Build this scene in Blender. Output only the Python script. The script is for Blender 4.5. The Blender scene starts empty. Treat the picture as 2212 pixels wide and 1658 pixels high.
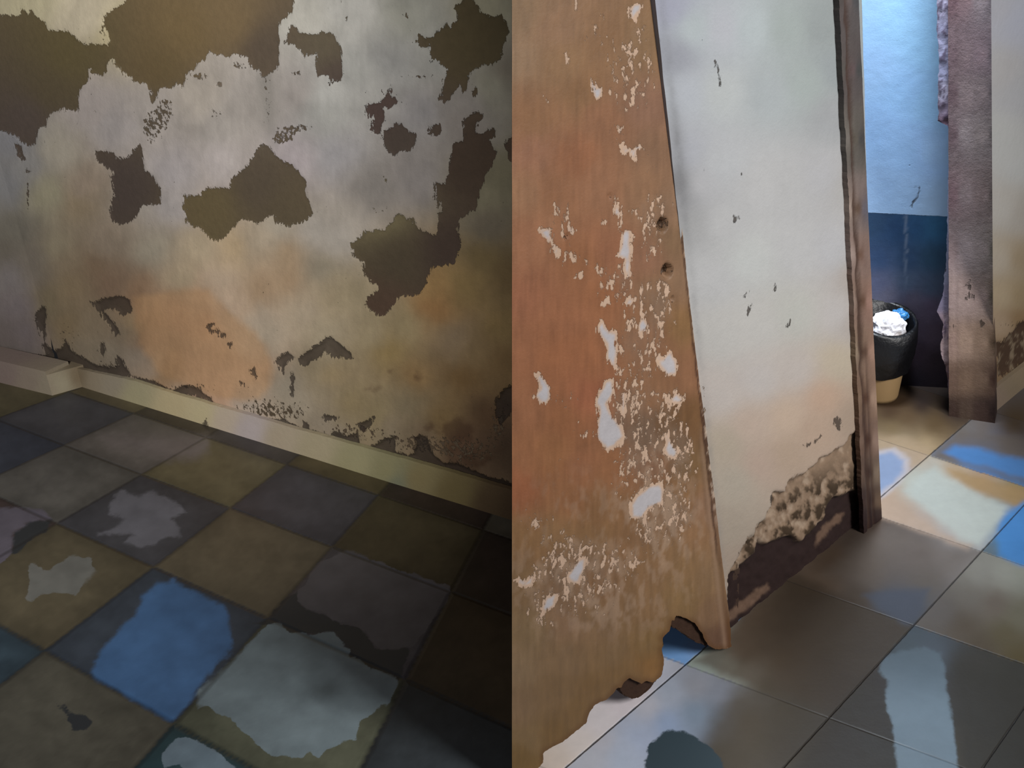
import bpy, bmesh, math, random
import numpy as np

S = bpy.context.scene
COL = S.collection
random.seed(4)

# ------------------------------------------------------------------ camera
W, HH, F, CX, CY = 2212.0, 1658.0, 2100.0, 1106.0, 829.0
CAM_H = 1.25
PITCH = math.atan((CY + 150.0) / F)
ROLL = math.radians(-4.0)
R0 = np.array([1.0, 0, 0]); U0 = np.array([0, math.sin(PITCH), math.cos(PITCH)])
FW = np.array([0, math.cos(PITCH), -math.sin(PITCH)])
AX = math.cos(ROLL) * R0 + math.sin(ROLL) * U0
AY = -math.sin(ROLL) * R0 + math.cos(ROLL) * U0
EYE = np.array([0, 0, CAM_H])
cd = bpy.data.cameras.new('camera'); cam = bpy.data.objects.new('camera', cd); COL.objects.link(cam)
from mathutils import Matrix, Vector
M = Matrix(((AX[0], AY[0], -FW[0], 0), (AX[1], AY[1], -FW[1], 0), (AX[2], AY[2], -FW[2], CAM_H), (0, 0, 0, 1)))
cam.matrix_world = M
cd.sensor_fit = 'HORIZONTAL'; cd.sensor_width = 36.0; cd.lens = 36.0 * F / W; cd.clip_start = 0.02
S.camera = cam

def ray(px):
    px = np.asarray(px, float)
    u = (px[..., 0] - CX) / F; v = -(px[..., 1] - CY) / F
    return u[..., None] * AX + v[..., None] * AY + FW
def topx(P):
    d = np.asarray(P, float) - EYE
    z = np.maximum(d @ FW, 0.05)
    return np.stack([CX + F * (d @ AX) / z, CY - F * (d @ AY) / z], -1)
def floor_at(px, z=0.0):
    d = ray(px); return EYE + d * ((z - CAM_H) / d[..., 2])[..., None]

# ------------------------------------------------------------------ light, world, exposure
S.view_settings.view_transform = 'Standard'; S.view_settings.look = 'None'
S.view_settings.exposure = 0.0; S.view_settings.gamma = 1.0; S.view_settings.use_curve_mapping = False
wd = bpy.data.worlds.new('world'); S.world = wd; wd.use_nodes = True
wd.node_tree.nodes['Background'].inputs[0].default_value = (0.80, 0.86, 1.0, 1)
wd.node_tree.nodes['Background'].inputs[1].default_value = 0.10

def aim(o, loc, tgt):
    o.location = loc
    o.rotation_euler = (Vector(tgt) - Vector(loc)).to_track_quat('-Z', 'Y').to_euler()
def lamp(name, typ, loc, tgt, power, color, **k):
    l = bpy.data.lights.new(name, typ); l.energy = power; l.color = color
    for a, b in k.items(): setattr(l, a, b)
    o = bpy.data.objects.new(name, l); COL.objects.link(o); aim(o, loc, tgt); return o

# unseen spot added beside the camera for the bright pool on the left wall
lamp('fill_spot_left', 'SPOT', (-0.95, -0.2, 1.5), (-0.90, 2.5, 0.64), 290, (1.0, 0.985, 0.96), spot_size=math.radians(55), spot_blend=1.0, shadow_soft_size=0.12)
# unseen area light added to brighten the door and cream wall
lamp('fill_area_right', 'AREA', (1.9, -0.2, 1.9), (0.75, 1.9, 0.45), 24, (1.0, 0.98, 0.955), shape='RECTANGLE', size=0.7, size_y=1.0, spread=math.radians(95))
# daylight in the far passage
lamp('window_passage', 'AREA', (0.84, 2.16, 2.2), (1.12, 2.22, 0.0), 25, (0.86, 0.93, 1.0), shape='RECTANGLE', size=0.42, size_y=0.3, spread=math.radians(120))

# ------------------------------------------------------------------ numpy helpers
def lin(c):
    c = np.asarray(c, float) / 255.0
    return np.where(c <= 0.04045, c / 12.92, ((c + 0.055) / 1.055) ** 2.4)
def sstep(a, b, x):
    t = np.clip((x - a) / (b - a), 0, 1); return t * t * (3 - 2 * t)
_rs = np.random.RandomState(7); _tab = _rs.rand(256, 256)
def vnoise(x, y):
    xi = np.floor(x).astype(int); yi = np.floor(y).astype(int); fx = x - xi; fy = y - yi
    fx = fx * fx * (3 - 2 * fx); fy = fy * fy * (3 - 2 * fy)
    a = _tab[xi & 255, yi & 255]; b = _tab[(xi + 1) & 255, yi & 255]; c = _tab[xi & 255, (yi + 1) & 255]; d = _tab[(xi + 1) & 255, (yi + 1) & 255]
    return (a * (1 - fx) + b * fx) * (1 - fy) + (c * (1 - fx) + d * fx) * fy
def fbm(x, y, o=5, g=0.55):
    s = 0; a = 1; t = 0
    for i in range(o):
        s = s + a * vnoise(x * 2 ** i + 17.3 * i, y * 2 ** i + 5.1 * i); t += a; a *= g
    return s / t - 0.5                      # about -0.5 .. 0.5
def sdf(px, poly, pad=60):
    """signed distance in pixels of points to a polygon, positive inside"""
    poly = np.asarray(poly, float); x = px[:, 0]; y = px[:, 1]
    out = np.full(len(x), -float(pad))
    m = (x > poly[:, 0].min() - pad) & (x < poly[:, 0].max() + pad) & (y > poly[:, 1].min() - pad) & (y < poly[:, 1].max() + pad)
    if not m.any(): return out
    X = x[m]; Y = y[m]; d = np.full(len(X), 1e9); ins = np.zeros(len(X), bool)
    for i in range(len(poly)):
        ax, ay = poly[i - 1]; bx, by = poly[i]; ex = bx - ax; ey = by - ay; L = ex * ex + ey * ey + 1e-9
        t = np.clip(((X - ax) * ex + (Y - ay) * ey) / L, 0, 1)
        d = np.minimum(d, np.hypot(X - ax - t * ex, Y - ay - t * ey))
        c = (ay > Y) != (by > Y)
        if abs(ey) > 1e-9: ins ^= c & (X < ax + (Y - ay) * ex / ey)
    out[m] = np.maximum(np.where(ins, d, -d), -pad); return out
def sdfs(px, polys, pad=60):
    o = np.full(len(px), -float(pad))
    for p in polys: o = np.maximum(o, sdf(px, p, pad))
    return o
def line_d(px, pts, pad=80):
    o = np.full(len(px), 1e3); X = px[:, 0]; Y = px[:, 1]
    for (ax, ay), (bx, by) in zip(pts[:-1], pts[1:]):
        ex = bx - ax; ey = by - ay; t = np.clip(((X - ax) * ex + (Y - ay) * ey) / (ex * ex + ey * ey + 1e-9), 0, 1)
        o = np.minimum(o, np.hypot(X - ax - t * ex, Y - ay - t * ey))
    return o
def blobs(px, bl):
    """sum of soft spots (x, y, rx, ry, strength)"""
    o = np.zeros(len(px))
    for x, y, rx, ry, s in bl: o += s * np.exp(-((px[:, 0] - x) / rx) ** 2 - ((px[:, 1] - y) / ry) ** 2)
    return o
def shepard(px, anchors, r=28.0, p=1.8):
    num = np.zeros((len(px), 3)); den = np.zeros(len(px))
    for a in anchors:
        x, y, c = a[0], a[1], lin(a[2]); w = 1.0 / (((px[:, 0] - x) ** 2 + (px[:, 1] - y) ** 2 + r * r) ** p)
        num += w[:, None] * c; den += w
    return num / den[:, None]
def mixc(a, b, m):
    b = np.broadcast_to(b, a.shape); return a * (1 - m[:, None]) + b * m[:, None]

# ------------------------------------------------------------------ planes
class Plane:
    """upright plane over the floor line between two points"""
    def __init__(s, a, b, off=0.0):
        A = floor_at(a)[:2]; B = floor_at(b)[:2]; d = B - A; s.L = np.linalg.norm(d); s.u = d / s.L
        n = np.array([s.u[1], -s.u[0]])
        if n @ (A) > 0: n = -n                       # towards the camera
        s.n = n; s.A = A + n * off
    def at(s, px):
        d = ray(px); t = (s.A - EYE[:2]) @ s.n / (d[..., :2] @ s.n); P = EYE + d * t[..., None]
        return np.stack([(P[..., :2] - s.A) @ s.u, P[..., 2]], -1)
    def p3(s, u, z, o=0.0):
        u = np.asarray(u, float); z = np.asarray(z, float); o = np.broadcast_to(o, u.shape)
        return np.stack([s.A[0] + s.u[0] * u + s.n[0] * o, s.A[1] + s.u[1] * u + s.n[1] * o, z + 0 * u], -1)

def axis(dense, step, coarse=()):
    a = np.arange(dense[0], dense[1] + step * .5, step)
    return np.unique(np.concatenate([a, np.asarray(coarse, float)])) if len(coarse) else a

def setattrs(me, at):
    for k, v in at.items():
        if v.ndim == 2 and v.shape[1] == 3:
            c = np.ones((len(v), 4)); c[:, :3] = np.clip(v, 0, 1)
            l = me.attributes.new(k, 'FLOAT_COLOR', 'POINT'); l.data.foreach_set('color', c.astype(np.float32).ravel())
        elif v.ndim == 2:
            l = me.attributes.new(k, 'FLOAT_VECTOR', 'POINT'); w = np.zeros((len(v), 3)); w[:, :2] = v
            l.data.foreach_set('vector', w.astype(np.float32).ravel())
        else:
            l = me.attributes.new(k, 'FLOAT', 'POINT'); l.data.foreach_set('value', v.astype(np.float32))

def link(name, me, mat, parent=None):
    o = bpy.data.objects.new(name, me); COL.objects.link(o)
    if mat: me.materials.append(mat)
    if parent: o.parent = parent
    return o
def structure(o, label=None):
    o['kind'] = 'structure'
    if label: o['label'] = label
    return o

def sheet(name, pl, us, zs, fields, mat, outline=None, thick=0.0, parent=None, off=0.0, flat=False, back=None):
    """a finely divided slab on a plane; fields(px, u, z) gives (attributes, relief in metres);
    the outline (a polygon in the picture's pixels) is cut out exactly"""
    Ug, Zg = np.meshgrid(us, zs); sh = Ug.shape
    u = Ug.ravel(); z = Zg.ravel()
    P = np.stack([u, z, 0 * u], -1) if flat else pl.p3(u, z, off)
    px = topx(P)
    keep = None
    if outline is not None:
        d = outline(px) if callable(outline) else sdf(px, outline, 400)
        D = d.reshape(sh); gz, gu = np.gradient(D, zs, us); g2 = gz ** 2 + gu ** 2 + 1e-9
        st = np.where(d < 0, d, 0.0)
        su = (st * gu.ravel() / g2.ravel()); sz = (st * gz.ravel() / g2.ravel())
        lim = 1.6 * np.hypot(np.gradient(Ug, axis=1).ravel(), np.gradient(Zg, axis=0).ravel()); ln = np.hypot(su, sz) + 1e-12; k = np.minimum(1, lim / ln)
        inside = D > 0
        any_in = np.zeros(sh, bool)
        f_in = inside[:-1, :-1] | inside[1:, :-1] | inside[:-1, 1:] | inside[1:, 1:]
        keep = f_in
        u = u - su * k; z = z - sz * k
        if not flat: z = np.maximum(z, 0.0)
    at, rel = fields(px, u, z)
    P = np.stack([u, z, rel], -1) if flat else pl.p3(u, z, off + rel)
    n, m = sh; idx = np.arange(n * m).reshape(sh)
    q = np.stack([idx[:-1, :-1], idx[:-1, 1:], idx[1:, 1:], idx[1:, :-1]], -1)
    if keep is not None: q = q[keep]
    q = q.reshape(-1, 4)
    # orient towards the camera
    a, b, c = P[q[0, 0]], P[q[0, 1]], P[q[0, 2]]
    if np.cross(b - a, c - a) @ (EYE - a) < 0: q = q[:, ::-1]
    used = np.unique(q); remap = np.full(n * m, -1); remap[used] = np.arange(len(used)); q = remap[q]
    V = P[used]; at = {k2: v[used] for k2, v in at.items()}
    if thick:
        nv = len(V); dr = np.array([0, 0, -1.0]) if flat else (np.array([-pl.n[0], -pl.n[1], 0]) if back is None else np.asarray(back, float))
        e = np.concatenate([q[:, [0, 1]], q[:, [1, 2]], q[:, [2, 3]], q[:, [3, 0]]]); key = np.sort(e, 1); key = key[:, 0].astype(np.int64) * nv + key[:, 1]
        uq, first, cnt = np.unique(key, return_index=True, return_counts=True); be = e[first[cnt == 1]]
        bv = np.unique(be); rm = np.full(nv, -1); rm[bv] = nv + np.arange(len(bv))
        V2 = V[bv] + dr * thick; nb = len(bv); nfront = len(q)
        side = np.stack([rm[be[:, 1]] + nb, rm[be[:, 0]] + nb, rm[be[:, 0]], rm[be[:, 1]]], -1)
        V = np.vstack([V, V2, V[bv]]); q = np.vstack([q, side]); at = {k2: np.concatenate([v, v[bv], v[bv]]) for k2, v in at.items()}
    me = bpy.data.meshes.new(name); me.from_pydata([], [], [])
    me.vertices.add(len(V)); me.vertices.foreach_set('co', V.astype(np.float32).ravel())
    me.loops.add(q.size); me.loops.foreach_set('vertex_index', q.astype(np.int32).ravel())
    me.polygons.add(len(q)); me.polygons.foreach_set('loop_start', (np.arange(len(q)) * 4).astype(np.int32)); me.polygons.foreach_set('loop_total', np.full(len(q), 4, np.int32))
    sm = np.ones(len(q), bool)
    if thick: sm[nfront:] = False
    me.update(calc_edges=True); me.polygons.foreach_set('use_smooth', sm); me.validate()
    setattrs(me, at)
    o = link(name, me, mat, parent)
    return o

def prism(name, pts, z0, z1, mat, parent=None, bevel=0.0):
    """an upright block over a floor polygon; z1 may be one number or one per corner"""
    bm = bmesh.new(); n = len(pts)
    zt = z1 if hasattr(z1, '__len__') else [z1] * n
    lo = [bm.verts.new((p[0], p[1], z0)) for p in pts]; hi = [bm.verts.new((p[0], p[1], zt[i])) for i, p in enumerate(pts)]
    bm.faces.new(lo[::-1]); bm.faces.new(hi)
    for i in range(n): bm.faces.new([lo[i], lo[(i + 1) % n], hi[(i + 1) % n], hi[i]])
    bmesh.ops.recalc_face_normals(bm, faces=bm.faces)
    if bevel: bmesh.ops.bevel(bm, geom=list(bm.edges), offset=bevel, segments=2, affect='EDGES', clamp_overlap=True)
    me = bpy.data.meshes.new(name); bm.to_mesh(me); bm.free(); return link(name, me, mat, parent)

# ------------------------------------------------------------------ materials
def nn(nt, t, **k):
    n = nt.nodes.new(t)
    for a, b in k.items(): setattr(n, a, b)
    return n
class NT:
    def __init__(s, name, rough=0.8, spec=0.3):
        s.m = bpy.data.materials.new(name); s.m.use_nodes = True; s.t = s.m.node_tree; s.b = s.t.nodes['Principled BSDF']
        s.b.inputs['Roughness'].default_value = rough; s.b.inputs['Specular IOR Level'].default_value = spec
        s.co = nn(s.t, 'ShaderNodeTexCoord').outputs['Object']
    def l(s, a, b): s.t.links.new(a, b)
    def put(s, sock, v):
        if hasattr(v, 'is_output'): s.l(v, sock)
        else: sock.default_value = v
    def mth(s, op, a, b=0.0, c=0.0, clamp=False):
        n = nn(s.t, 'ShaderNodeMath', operation=op, use_clamp=clamp)
        for i, v in enumerate((a, b, c)): s.put(n.inputs[i], v)
        return n.outputs[0]
    def attr(s, name, out='Fac'): return nn(s.t, 'ShaderNodeAttribute', attribute_name=name).outputs[out]
    def noise(s, scale, detail=6, rough=0.6, stretch=None, dist=0.0):
        n = nn(s.t, 'ShaderNodeTexNoise'); n.inputs['Scale'].default_value = scale; n.inputs['Detail'].default_value = detail
        n.inputs['Roughness'].default_value = rough; n.inputs['Distortion'].default_value = dist
        v = s.co
        if stretch:
            m = nn(s.t, 'ShaderNodeMapping'); m.inputs['Scale'].default_value = stretch; s.l(s.co, m.inputs[0]); v = m.outputs[0]
        s.l(v, n.inputs['Vector']); return n.outputs['Fac']
    def ramp(s, v, a, b, c=0.0, d=1.0):
        n = nn(s.t, 'ShaderNodeMapRange'); n.interpolation_type = 'SMOOTHSTEP'
        for i, x in enumerate((v, a, b, c, d)): s.put(n.inputs[i], x)
        return n.outputs[0]
    def mix(s, f, a, b, mode='MIX'):
        n = nn(s.t, 'ShaderNodeMix', data_type='RGBA', blend_type=mode)
        s.put(n.inputs[0], f); s.put(n.inputs[6], a); s.put(n.inputs[7], b); return n.outputs[2]
    def val(s, v):
        n = nn(s.t, 'ShaderNodeCombineColor'); [s.l(v, n.inputs[i]) for i in range(3)]; return n.outputs[0]
    def bump(s, h, dist, strength=1.0):
        n = nn(s.t, 'ShaderNodeBump'); n.inputs['Distance'].default_value = dist; n.inputs['Strength'].default_value = strength
        s.l(h, n.inputs['Height']); s.l(n.outputs[0], s.b.inputs['Normal'])
    def color(s, c): s.put(s.b.inputs['Base Color'], c)

def layered(name, edge=1.0, mott=0.16, streak=0.10, spk_scale=90, spk_stretch=(1, 1, 1), mark=(0.04, 0.028, 0.021, 1), rough=0.85, bump=0.004, spec=0.25, coat=0.0):
    """old paint: attributes ca (paint), cb (layer under it), sa (edge distance, 10 px units), sp (speck density), sb (dark mark distance)"""
    t = NT(name, rough, spec)
    big = t.noise(9, 5, 0.6); mid = t.noise(60, 6, 0.65); fine = t.noise(260, 4, 0.6); spk = t.noise(spk_scale, 5, 0.62, spk_stretch)
    vs = t.noise(70, 4, 0.6, (1, 1, 0.12))
    tear = t.noise(150, 4, 0.65, (1, 1, 0.22))
    e = t.mth('ADD', t.mth('MULTIPLY', t.mth('SUBTRACT', mid, 0.5), 2.0 * edge), t.mth('MULTIPLY', t.mth('SUBTRACT', fine, 0.5), 0.7 * edge))
    e = t.mth('ADD', e, t.mth('MULTIPLY', t.mth('SUBTRACT', tear, 0.5), 2.2 * edge))
    m1 = t.ramp(t.mth('ADD', t.attr('sa'), e), -0.07, 0.07)
    m2 = t.ramp(t.mth('ADD', t.attr('sp'), spk), 0.98, 1.03)
    m = t.mth('MAXIMUM', m1, m2)
    mk = t.ramp(t.mth('ADD', t.attr('sb'), t.mth('MULTIPLY', e, 1.0)), -0.12, 0.22)
    v = t.mth('ADD', t.mth('MULTIPLY', t.mth('SUBTRACT', big, 0.5), mott), 1.0)
    v = t.mth('ADD', v, t.mth('MULTIPLY', t.mth('SUBTRACT', mid, 0.5), mott * 0.9))
    v = t.mth('ADD', v, t.mth('MULTIPLY', t.mth('SUBTRACT', vs, 0.5), streak))
    c = t.mix(1.0, t.attr('ca', 'Color'), t.val(v), 'MULTIPLY')
    v2 = t.mth('ADD', 1.0 - 0.2, t.mth('MULTIPLY', mid, 0.4))
    c2 = t.mix(1.0, t.attr('cb', 'Color'), t.val(v2), 'MULTIPLY')
    c = t.mix(m, c, c2); c = t.mix(t.mth('MULTIPLY', mk, 0.84), c, mark); t.color(c)
    h = t.mth('ADD', t.mth('MULTIPLY', m, -0.45), t.mth('MULTIPLY', mid, 0.35))
    h = t.mth('ADD', h, t.mth('MULTIPLY', fine, 0.15)); h = t.mth('ADD', h, t.mth('MULTIPLY', mk, -0.6))
    t.bump(h, bump)
    if coat: t.b.inputs['Coat Weight'].default_value = coat; t.b.inputs['Coat Roughness'].default_value = 0.35
    return t.m

M_PLASTER = layered('peeling_plaster', edge=1.0)
M_CREAM = layered('cream_plaster', edge=1.1, mott=0.10, streak=0.05, bump=0.003)
M_DOOR = layered('brown_painted_wood', edge=1.3, mott=0.22, streak=0.16, spk_scale=105, spk_stretch=(1, 1, 0.6), rough=0.55, bump=0.002, spec=0.35, mark=(0.05, 0.028, 0.015, 1))
M_WOOD = layered('old_frame_wood', edge=1.2, mott=0.25, streak=0.35, rough=0.6, bump=0.004, spk_scale=60, spk_stretch=(1, 1, 0.3))
M_BLUE = layered('blue_painted_plaster', edge=0.12, mott=0.06, streak=0.05, bump=0.0015, rough=0.6)

def tiles():
    """cement tiles: the attribute 'tile' runs 1 per tile in both directions"""
    t = NT('cement_tiles', 0.42, 0.30)
    sp = nn(t.t, 'ShaderNodeSeparateXYZ'); t.l(t.attr('tile', 'Vector'), sp.inputs[0])
    n0 = t.noise(45, 4, 0.6)
    def edge(x):
        f = t.mth('FRACT', t.mth('ADD', x, 200.5)); return t.mth('ABSOLUTE', t.mth('SUBTRACT', f, 0.5))
    d = t.mth('MINIMUM', edge(sp.outputs[0]), edge(sp.outputs[1]))
    d = t.mth('ADD', d, t.mth('MULTIPLY', t.mth('SUBTRACT', n0, 0.5), 0.008))
    ng = t.mth('MULTIPLY', t.mth('SUBTRACT', n0, 0.5), 0.008)
    g1 = t.ramp(t.mth('ADD', edge(sp.outputs[0]), ng), t.attr('gw'), 0.0, 0.0, 1.0); g2 = t.ramp(t.mth('ADD', edge(sp.outputs[1]), ng), t.attr('gw'), 0.0, 0.0, 1.0)
    g = t.mth('MAXIMUM', t.mth('MULTIPLY', g1, t.attr('gq')), g2)
    mid = t.noise(40, 6, 0.65); big = t.noise(7, 4, 0.55); fine = t.noise(300, 3, 0.6)
    v = t.mth('ADD', 0.80, t.mth('MULTIPLY', mid, 0.22)); v = t.mth('ADD', v, t.mth('MULTIPLY', big, 0.18))
    e = t.mth('ADD', t.mth('MULTIPLY', t.mth('SUBTRACT', mid, 0.5), 1.6), t.mth('MULTIPLY', t.mth('SUBTRACT', fine, 0.5), 0.4))
    swa = t.attr('sw'); m = t.ramp(t.mth('ADD', t.attr('sa'), e), t.mth('MULTIPLY', swa, -1.0), swa)
    md = t.ramp(t.mth('ADD', t.attr('sb'), e), -0.25, 0.25)
    c = t.mix(1.0, t.attr('ca', 'Color'), t.val(v), 'MULTIPLY')
    c = t.mix(md, c, t.attr('cd', 'Color'))
    c = t.mix(m, c, t.mix(1.0, t.attr('cb', 'Color'), t.val(v), 'MULTIPLY'))
    c = t.mix(t.mth('MULTIPLY', g, t.attr('gs')), c, (0.018, 0.016, 0.015, 1)); t.color(c)
    t.l(t.mth('ADD', 0.30, t.mth('MULTIPLY', big, 0.32)), t.b.inputs['Roughness'])
    h = t.mth('ADD', t.mth('MULTIPLY', g, -1.0), t.mth('MULTIPLY', mid, 0.25)); t.bump(h, 0.0015)
    return t.m
M_TILES = tiles()
def plain(name, c, rough=0.7, mott=0.3, scale=40, spec=0.3, bump=0.001):
    t = NT(name, rough, spec); n = t.noise(scale, 6, 0.6)
    v = t.mth('ADD', 1 - mott / 2, t.mth('MULTIPLY', n, mott)); col = (*lin(c), 1)
    t.color(t.mix(1.0, col, t.val(v), 'MULTIPLY')); t.bump(n, bump); return t.m

# ------------------------------------------------------------------ left wall, traced shapes
PEEL = [
 [(5,30),(28,36),(45,34),(52,20),(60,30),(68,18),(75,28),(82,38),(98,48),(104,66),(128,70),(145,70),(165,86),(185,95),(235,98),(240,92),(232,76),(226,60),(222,42),(238,22),(246,14),(262,14),(272,0),(272,-60),(634,-60),(632,25),(618,35),(602,50),(598,72),(603,110),(597,150),(580,158),(566,170),(555,152),(545,150),(530,125),(520,128),(505,116),(492,128),(480,122),(450,110),(440,130),(428,138),(418,152),(400,162),(395,190),(382,180),(372,192),(360,190),(345,190),(340,212),(330,222),(325,195),(315,178),(305,176),(290,175),(280,165),(265,156),(250,142),(240,128),(232,132),(226,155),(218,163),(205,162),(192,152),(187,180),(176,185),(172,210),(167,240),(150,238),(130,236),(120,242),(105,246),(100,272),(82,273),(79,290),(76,308),(60,314),(45,306),(30,292),(15,286),(0,282),(-120,275),(-120,30)],
 [(205,325),(245,328),(250,340),(272,345),(280,330),(300,312),(307,320),(308,350),(312,368),(330,380),(343,400),(348,415),(345,438),(320,445),(305,447),(295,465),(280,480),(258,487),(245,478),(240,460),(243,430),(243,400),(242,370),(225,358),(212,345)],
 [(395,422),(430,422),(440,408),(470,405),(495,408),(500,385),(515,372),(540,350),(555,325),(565,313),(580,315),(590,335),(610,350),(635,362),(655,385),(663,420),(675,462),(660,475),(640,485),(625,492),(600,480),(592,465),(575,470),(555,485),(530,475),(515,480),(495,500),(475,518),(455,512),(440,500),(435,488),(420,487),(402,475),(398,450)],
 [(614,84),(630,53),(645,70),(660,71),(680,71),(698,68),(718,71),(728,90),(736,111),(741,142),(737,160),(731,172),(721,175),(708,165),(688,162),(684,140),(683,111),(672,118),(660,119),(642,101),(628,96),(612,94)],
 [(979,18),(1000,6),(1017,-8),(1037,25),(1065,38),(1080,33),(1097,56),(1090,90),(1086,106),(1080,129),(1063,139),(1027,147),(1012,157),(1007,195),(999,200),(992,182),(977,208),(964,223),(951,213),(956,182),(964,152),(951,137),(934,124),(928,94),(918,109),(906,94),(893,89),(906,76),(926,81),(946,63),(961,53),(972,61),(992,41),(989,28)],
 [(1030,243),(1045,253),(1027,268),(1027,286),(1040,291),(1055,276),(1068,281),(1068,294),(1058,304),(1073,332),(1063,355),(1047,380),(1037,420),(1030,453),(1015,455),(989,478),(987,501),(992,516),(987,564),(977,567),(931,580),(923,605),(908,638),(863,640),(845,663),(832,681),(812,678),(792,666),(794,643),(814,630),(814,623),(799,605),(784,587),(784,564),(761,552),(759,529),(771,521),(784,501),(832,499),(850,471),(863,460),(878,473),(893,471),(903,493),(921,501),(939,511),(941,486),(951,481),(946,466),(959,448),(951,438),(944,453),(939,425),(939,395),(961,400),(972,372),(969,342),(982,309),(999,304),(999,261),(1015,248)],
 [(825,304),(830,284),(860,268),(898,291),(898,309),(885,327),(868,327),(852,337),(832,324)],
 [(789,223),(817,225),(837,203),(845,212),(860,220),(842,235),(825,233),(830,263),(820,289),(802,279),(807,253),(797,256)],
 [(949,266),(949,284),(936,294),(923,289),(928,271)],
 [(1096,299),(1120,290),(1120,350),(1098,345),(1090,320)],
 [(30,308),(45,312),(52,345),(45,350),(38,330)],
 [(58,368),(66,372),(60,378)], [(470,180),(478,183),(472,189),(464,186)], [(744,38),(750,33),(748,44)],
 [(868,32),(876,28),(876,40)],[(838,195),(845,188),(850,195),(843,205)],[(1015,198),(1030,190),(1028,202),(1020,210)],
]
SPECK = [(345,262,30,38,.52),(360,228,22,26,.5),(320,262,14,20,.5),(325,290,22,30,.42),(470,245,45,26,.44),(430,165,45,22,.5),(520,140,34,20,.5),(655,275,36,16,.5),(620,290,22,18,.48),(640,160,26,26,.47),(700,110,30,50,.5),(720,175,22,16,.5),(120,310,16,14,.35),(165,270,14,30,.42),(225,70,20,30,.5),(210,125,24,18,.5),(200,152,20,14,.5),(130,240,30,10,.45),(830,385,10,24,.5),(1010,180,40,30,.42),(860,222,40,40,.40),(800,200,40,20,.42),(690,455,60,30,.34),(820,455,70,34,.38),(60,420,6,60,.5),(100,300,10,60,.35),(600,300,30,24,.45),(930,130,24,30,.45),(300,480,200,150,.12),(900,165,60,8,.42),(150,720,60,50,.42),(600,890,120,26,.42),(760,930,100,30,.46),(900,960,90,34,.48),(1020,980,80,60,.46),(230,790,60,24,.44),(400,835,80,14,.44),(1080,900,30,60,.46),(560,850,120,50,.30)]
DARK = [  # chip and ledge shadows painted dark, together with the cracks
 [(198,650),(212,648),(225,642),(240,646),(255,640),(268,641),(277,646),(288,668),(280,675),(262,682),(250,672),(235,668),(222,668),(232,684),(246,700),(258,720),(248,724),(236,708),(222,688),(212,668)],
 [(596,782),(602,770),(612,764),(622,760),(632,772),(624,778),(612,790),(612,806),(605,800)],
 [(642,775),(655,762),(668,756),(680,744),(692,738),(700,728),(715,726),(726,738),(742,750),(752,758),(762,776),(748,778),(735,772),(722,775),(712,770),(700,755),(690,770),(672,778),(660,790),(646,787)],
 [(16,772),(32,790),(60,795),(85,804),(115,812),(150,808),(195,802),(235,812),(285,816),(340,838),(380,852),(440,862),(462,874),(455,858),(430,842),(405,832),(385,834),(370,842),(350,830),(310,818),(282,812),(262,775),(250,768),(252,790),(232,792),(205,788),(185,775),(160,762),(150,752),(142,735),(130,752),(112,760),(104,748),(96,738),(90,748),(96,765),(70,770),(48,772),(36,776),(24,762)],
 [(72,690),(80,672),(92,662),(99,668),(99,700),(96,735),(88,720),(80,700)],
 [(215,742),(224,738),(228,752),(222,768),(216,762)],
 [(545,893),(555,898),(560,906),(600,908),(612,903),(630,915),(656,926),(655,908),(662,912),(670,928),(712,942),(720,932),(760,940),(775,935),(778,960),(800,970),(830,948),(852,944),(852,975),(880,985),(895,980),(896,948),(906,940),(922,945),(932,975),(960,1000),(990,1002),(1020,1015),(1060,1030),(1106,1045),(1140,1050),(1140,1072),(1050,1050),(980,1025),(900,998),(820,976),(740,955),(660,934),(600,914),(545,900)],
 [(776,915),(795,905),(806,900),(800,918),(790,932),(780,928)],
 [(697,900),(704,896),(732,902),(728,908),(704,906)],
 [(540,800),(548,795),(552,815),(545,812)],[(492,742),(498,740),(500,752)],[(520,820),(530,828),(526,836)],
 [(1068,870),(1085,840),(1120,828),(1120,860),(1098,900),(1080,915),(1070,900)],
]
STREAKS = [([(458,698),(445,703),(455,716),(466,710)], 2.0), ([(470,715),(478,724)], 3.0), ([(630,805),(632,850)], 2.5), ([(478,720),(484,722)],3)]
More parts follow.
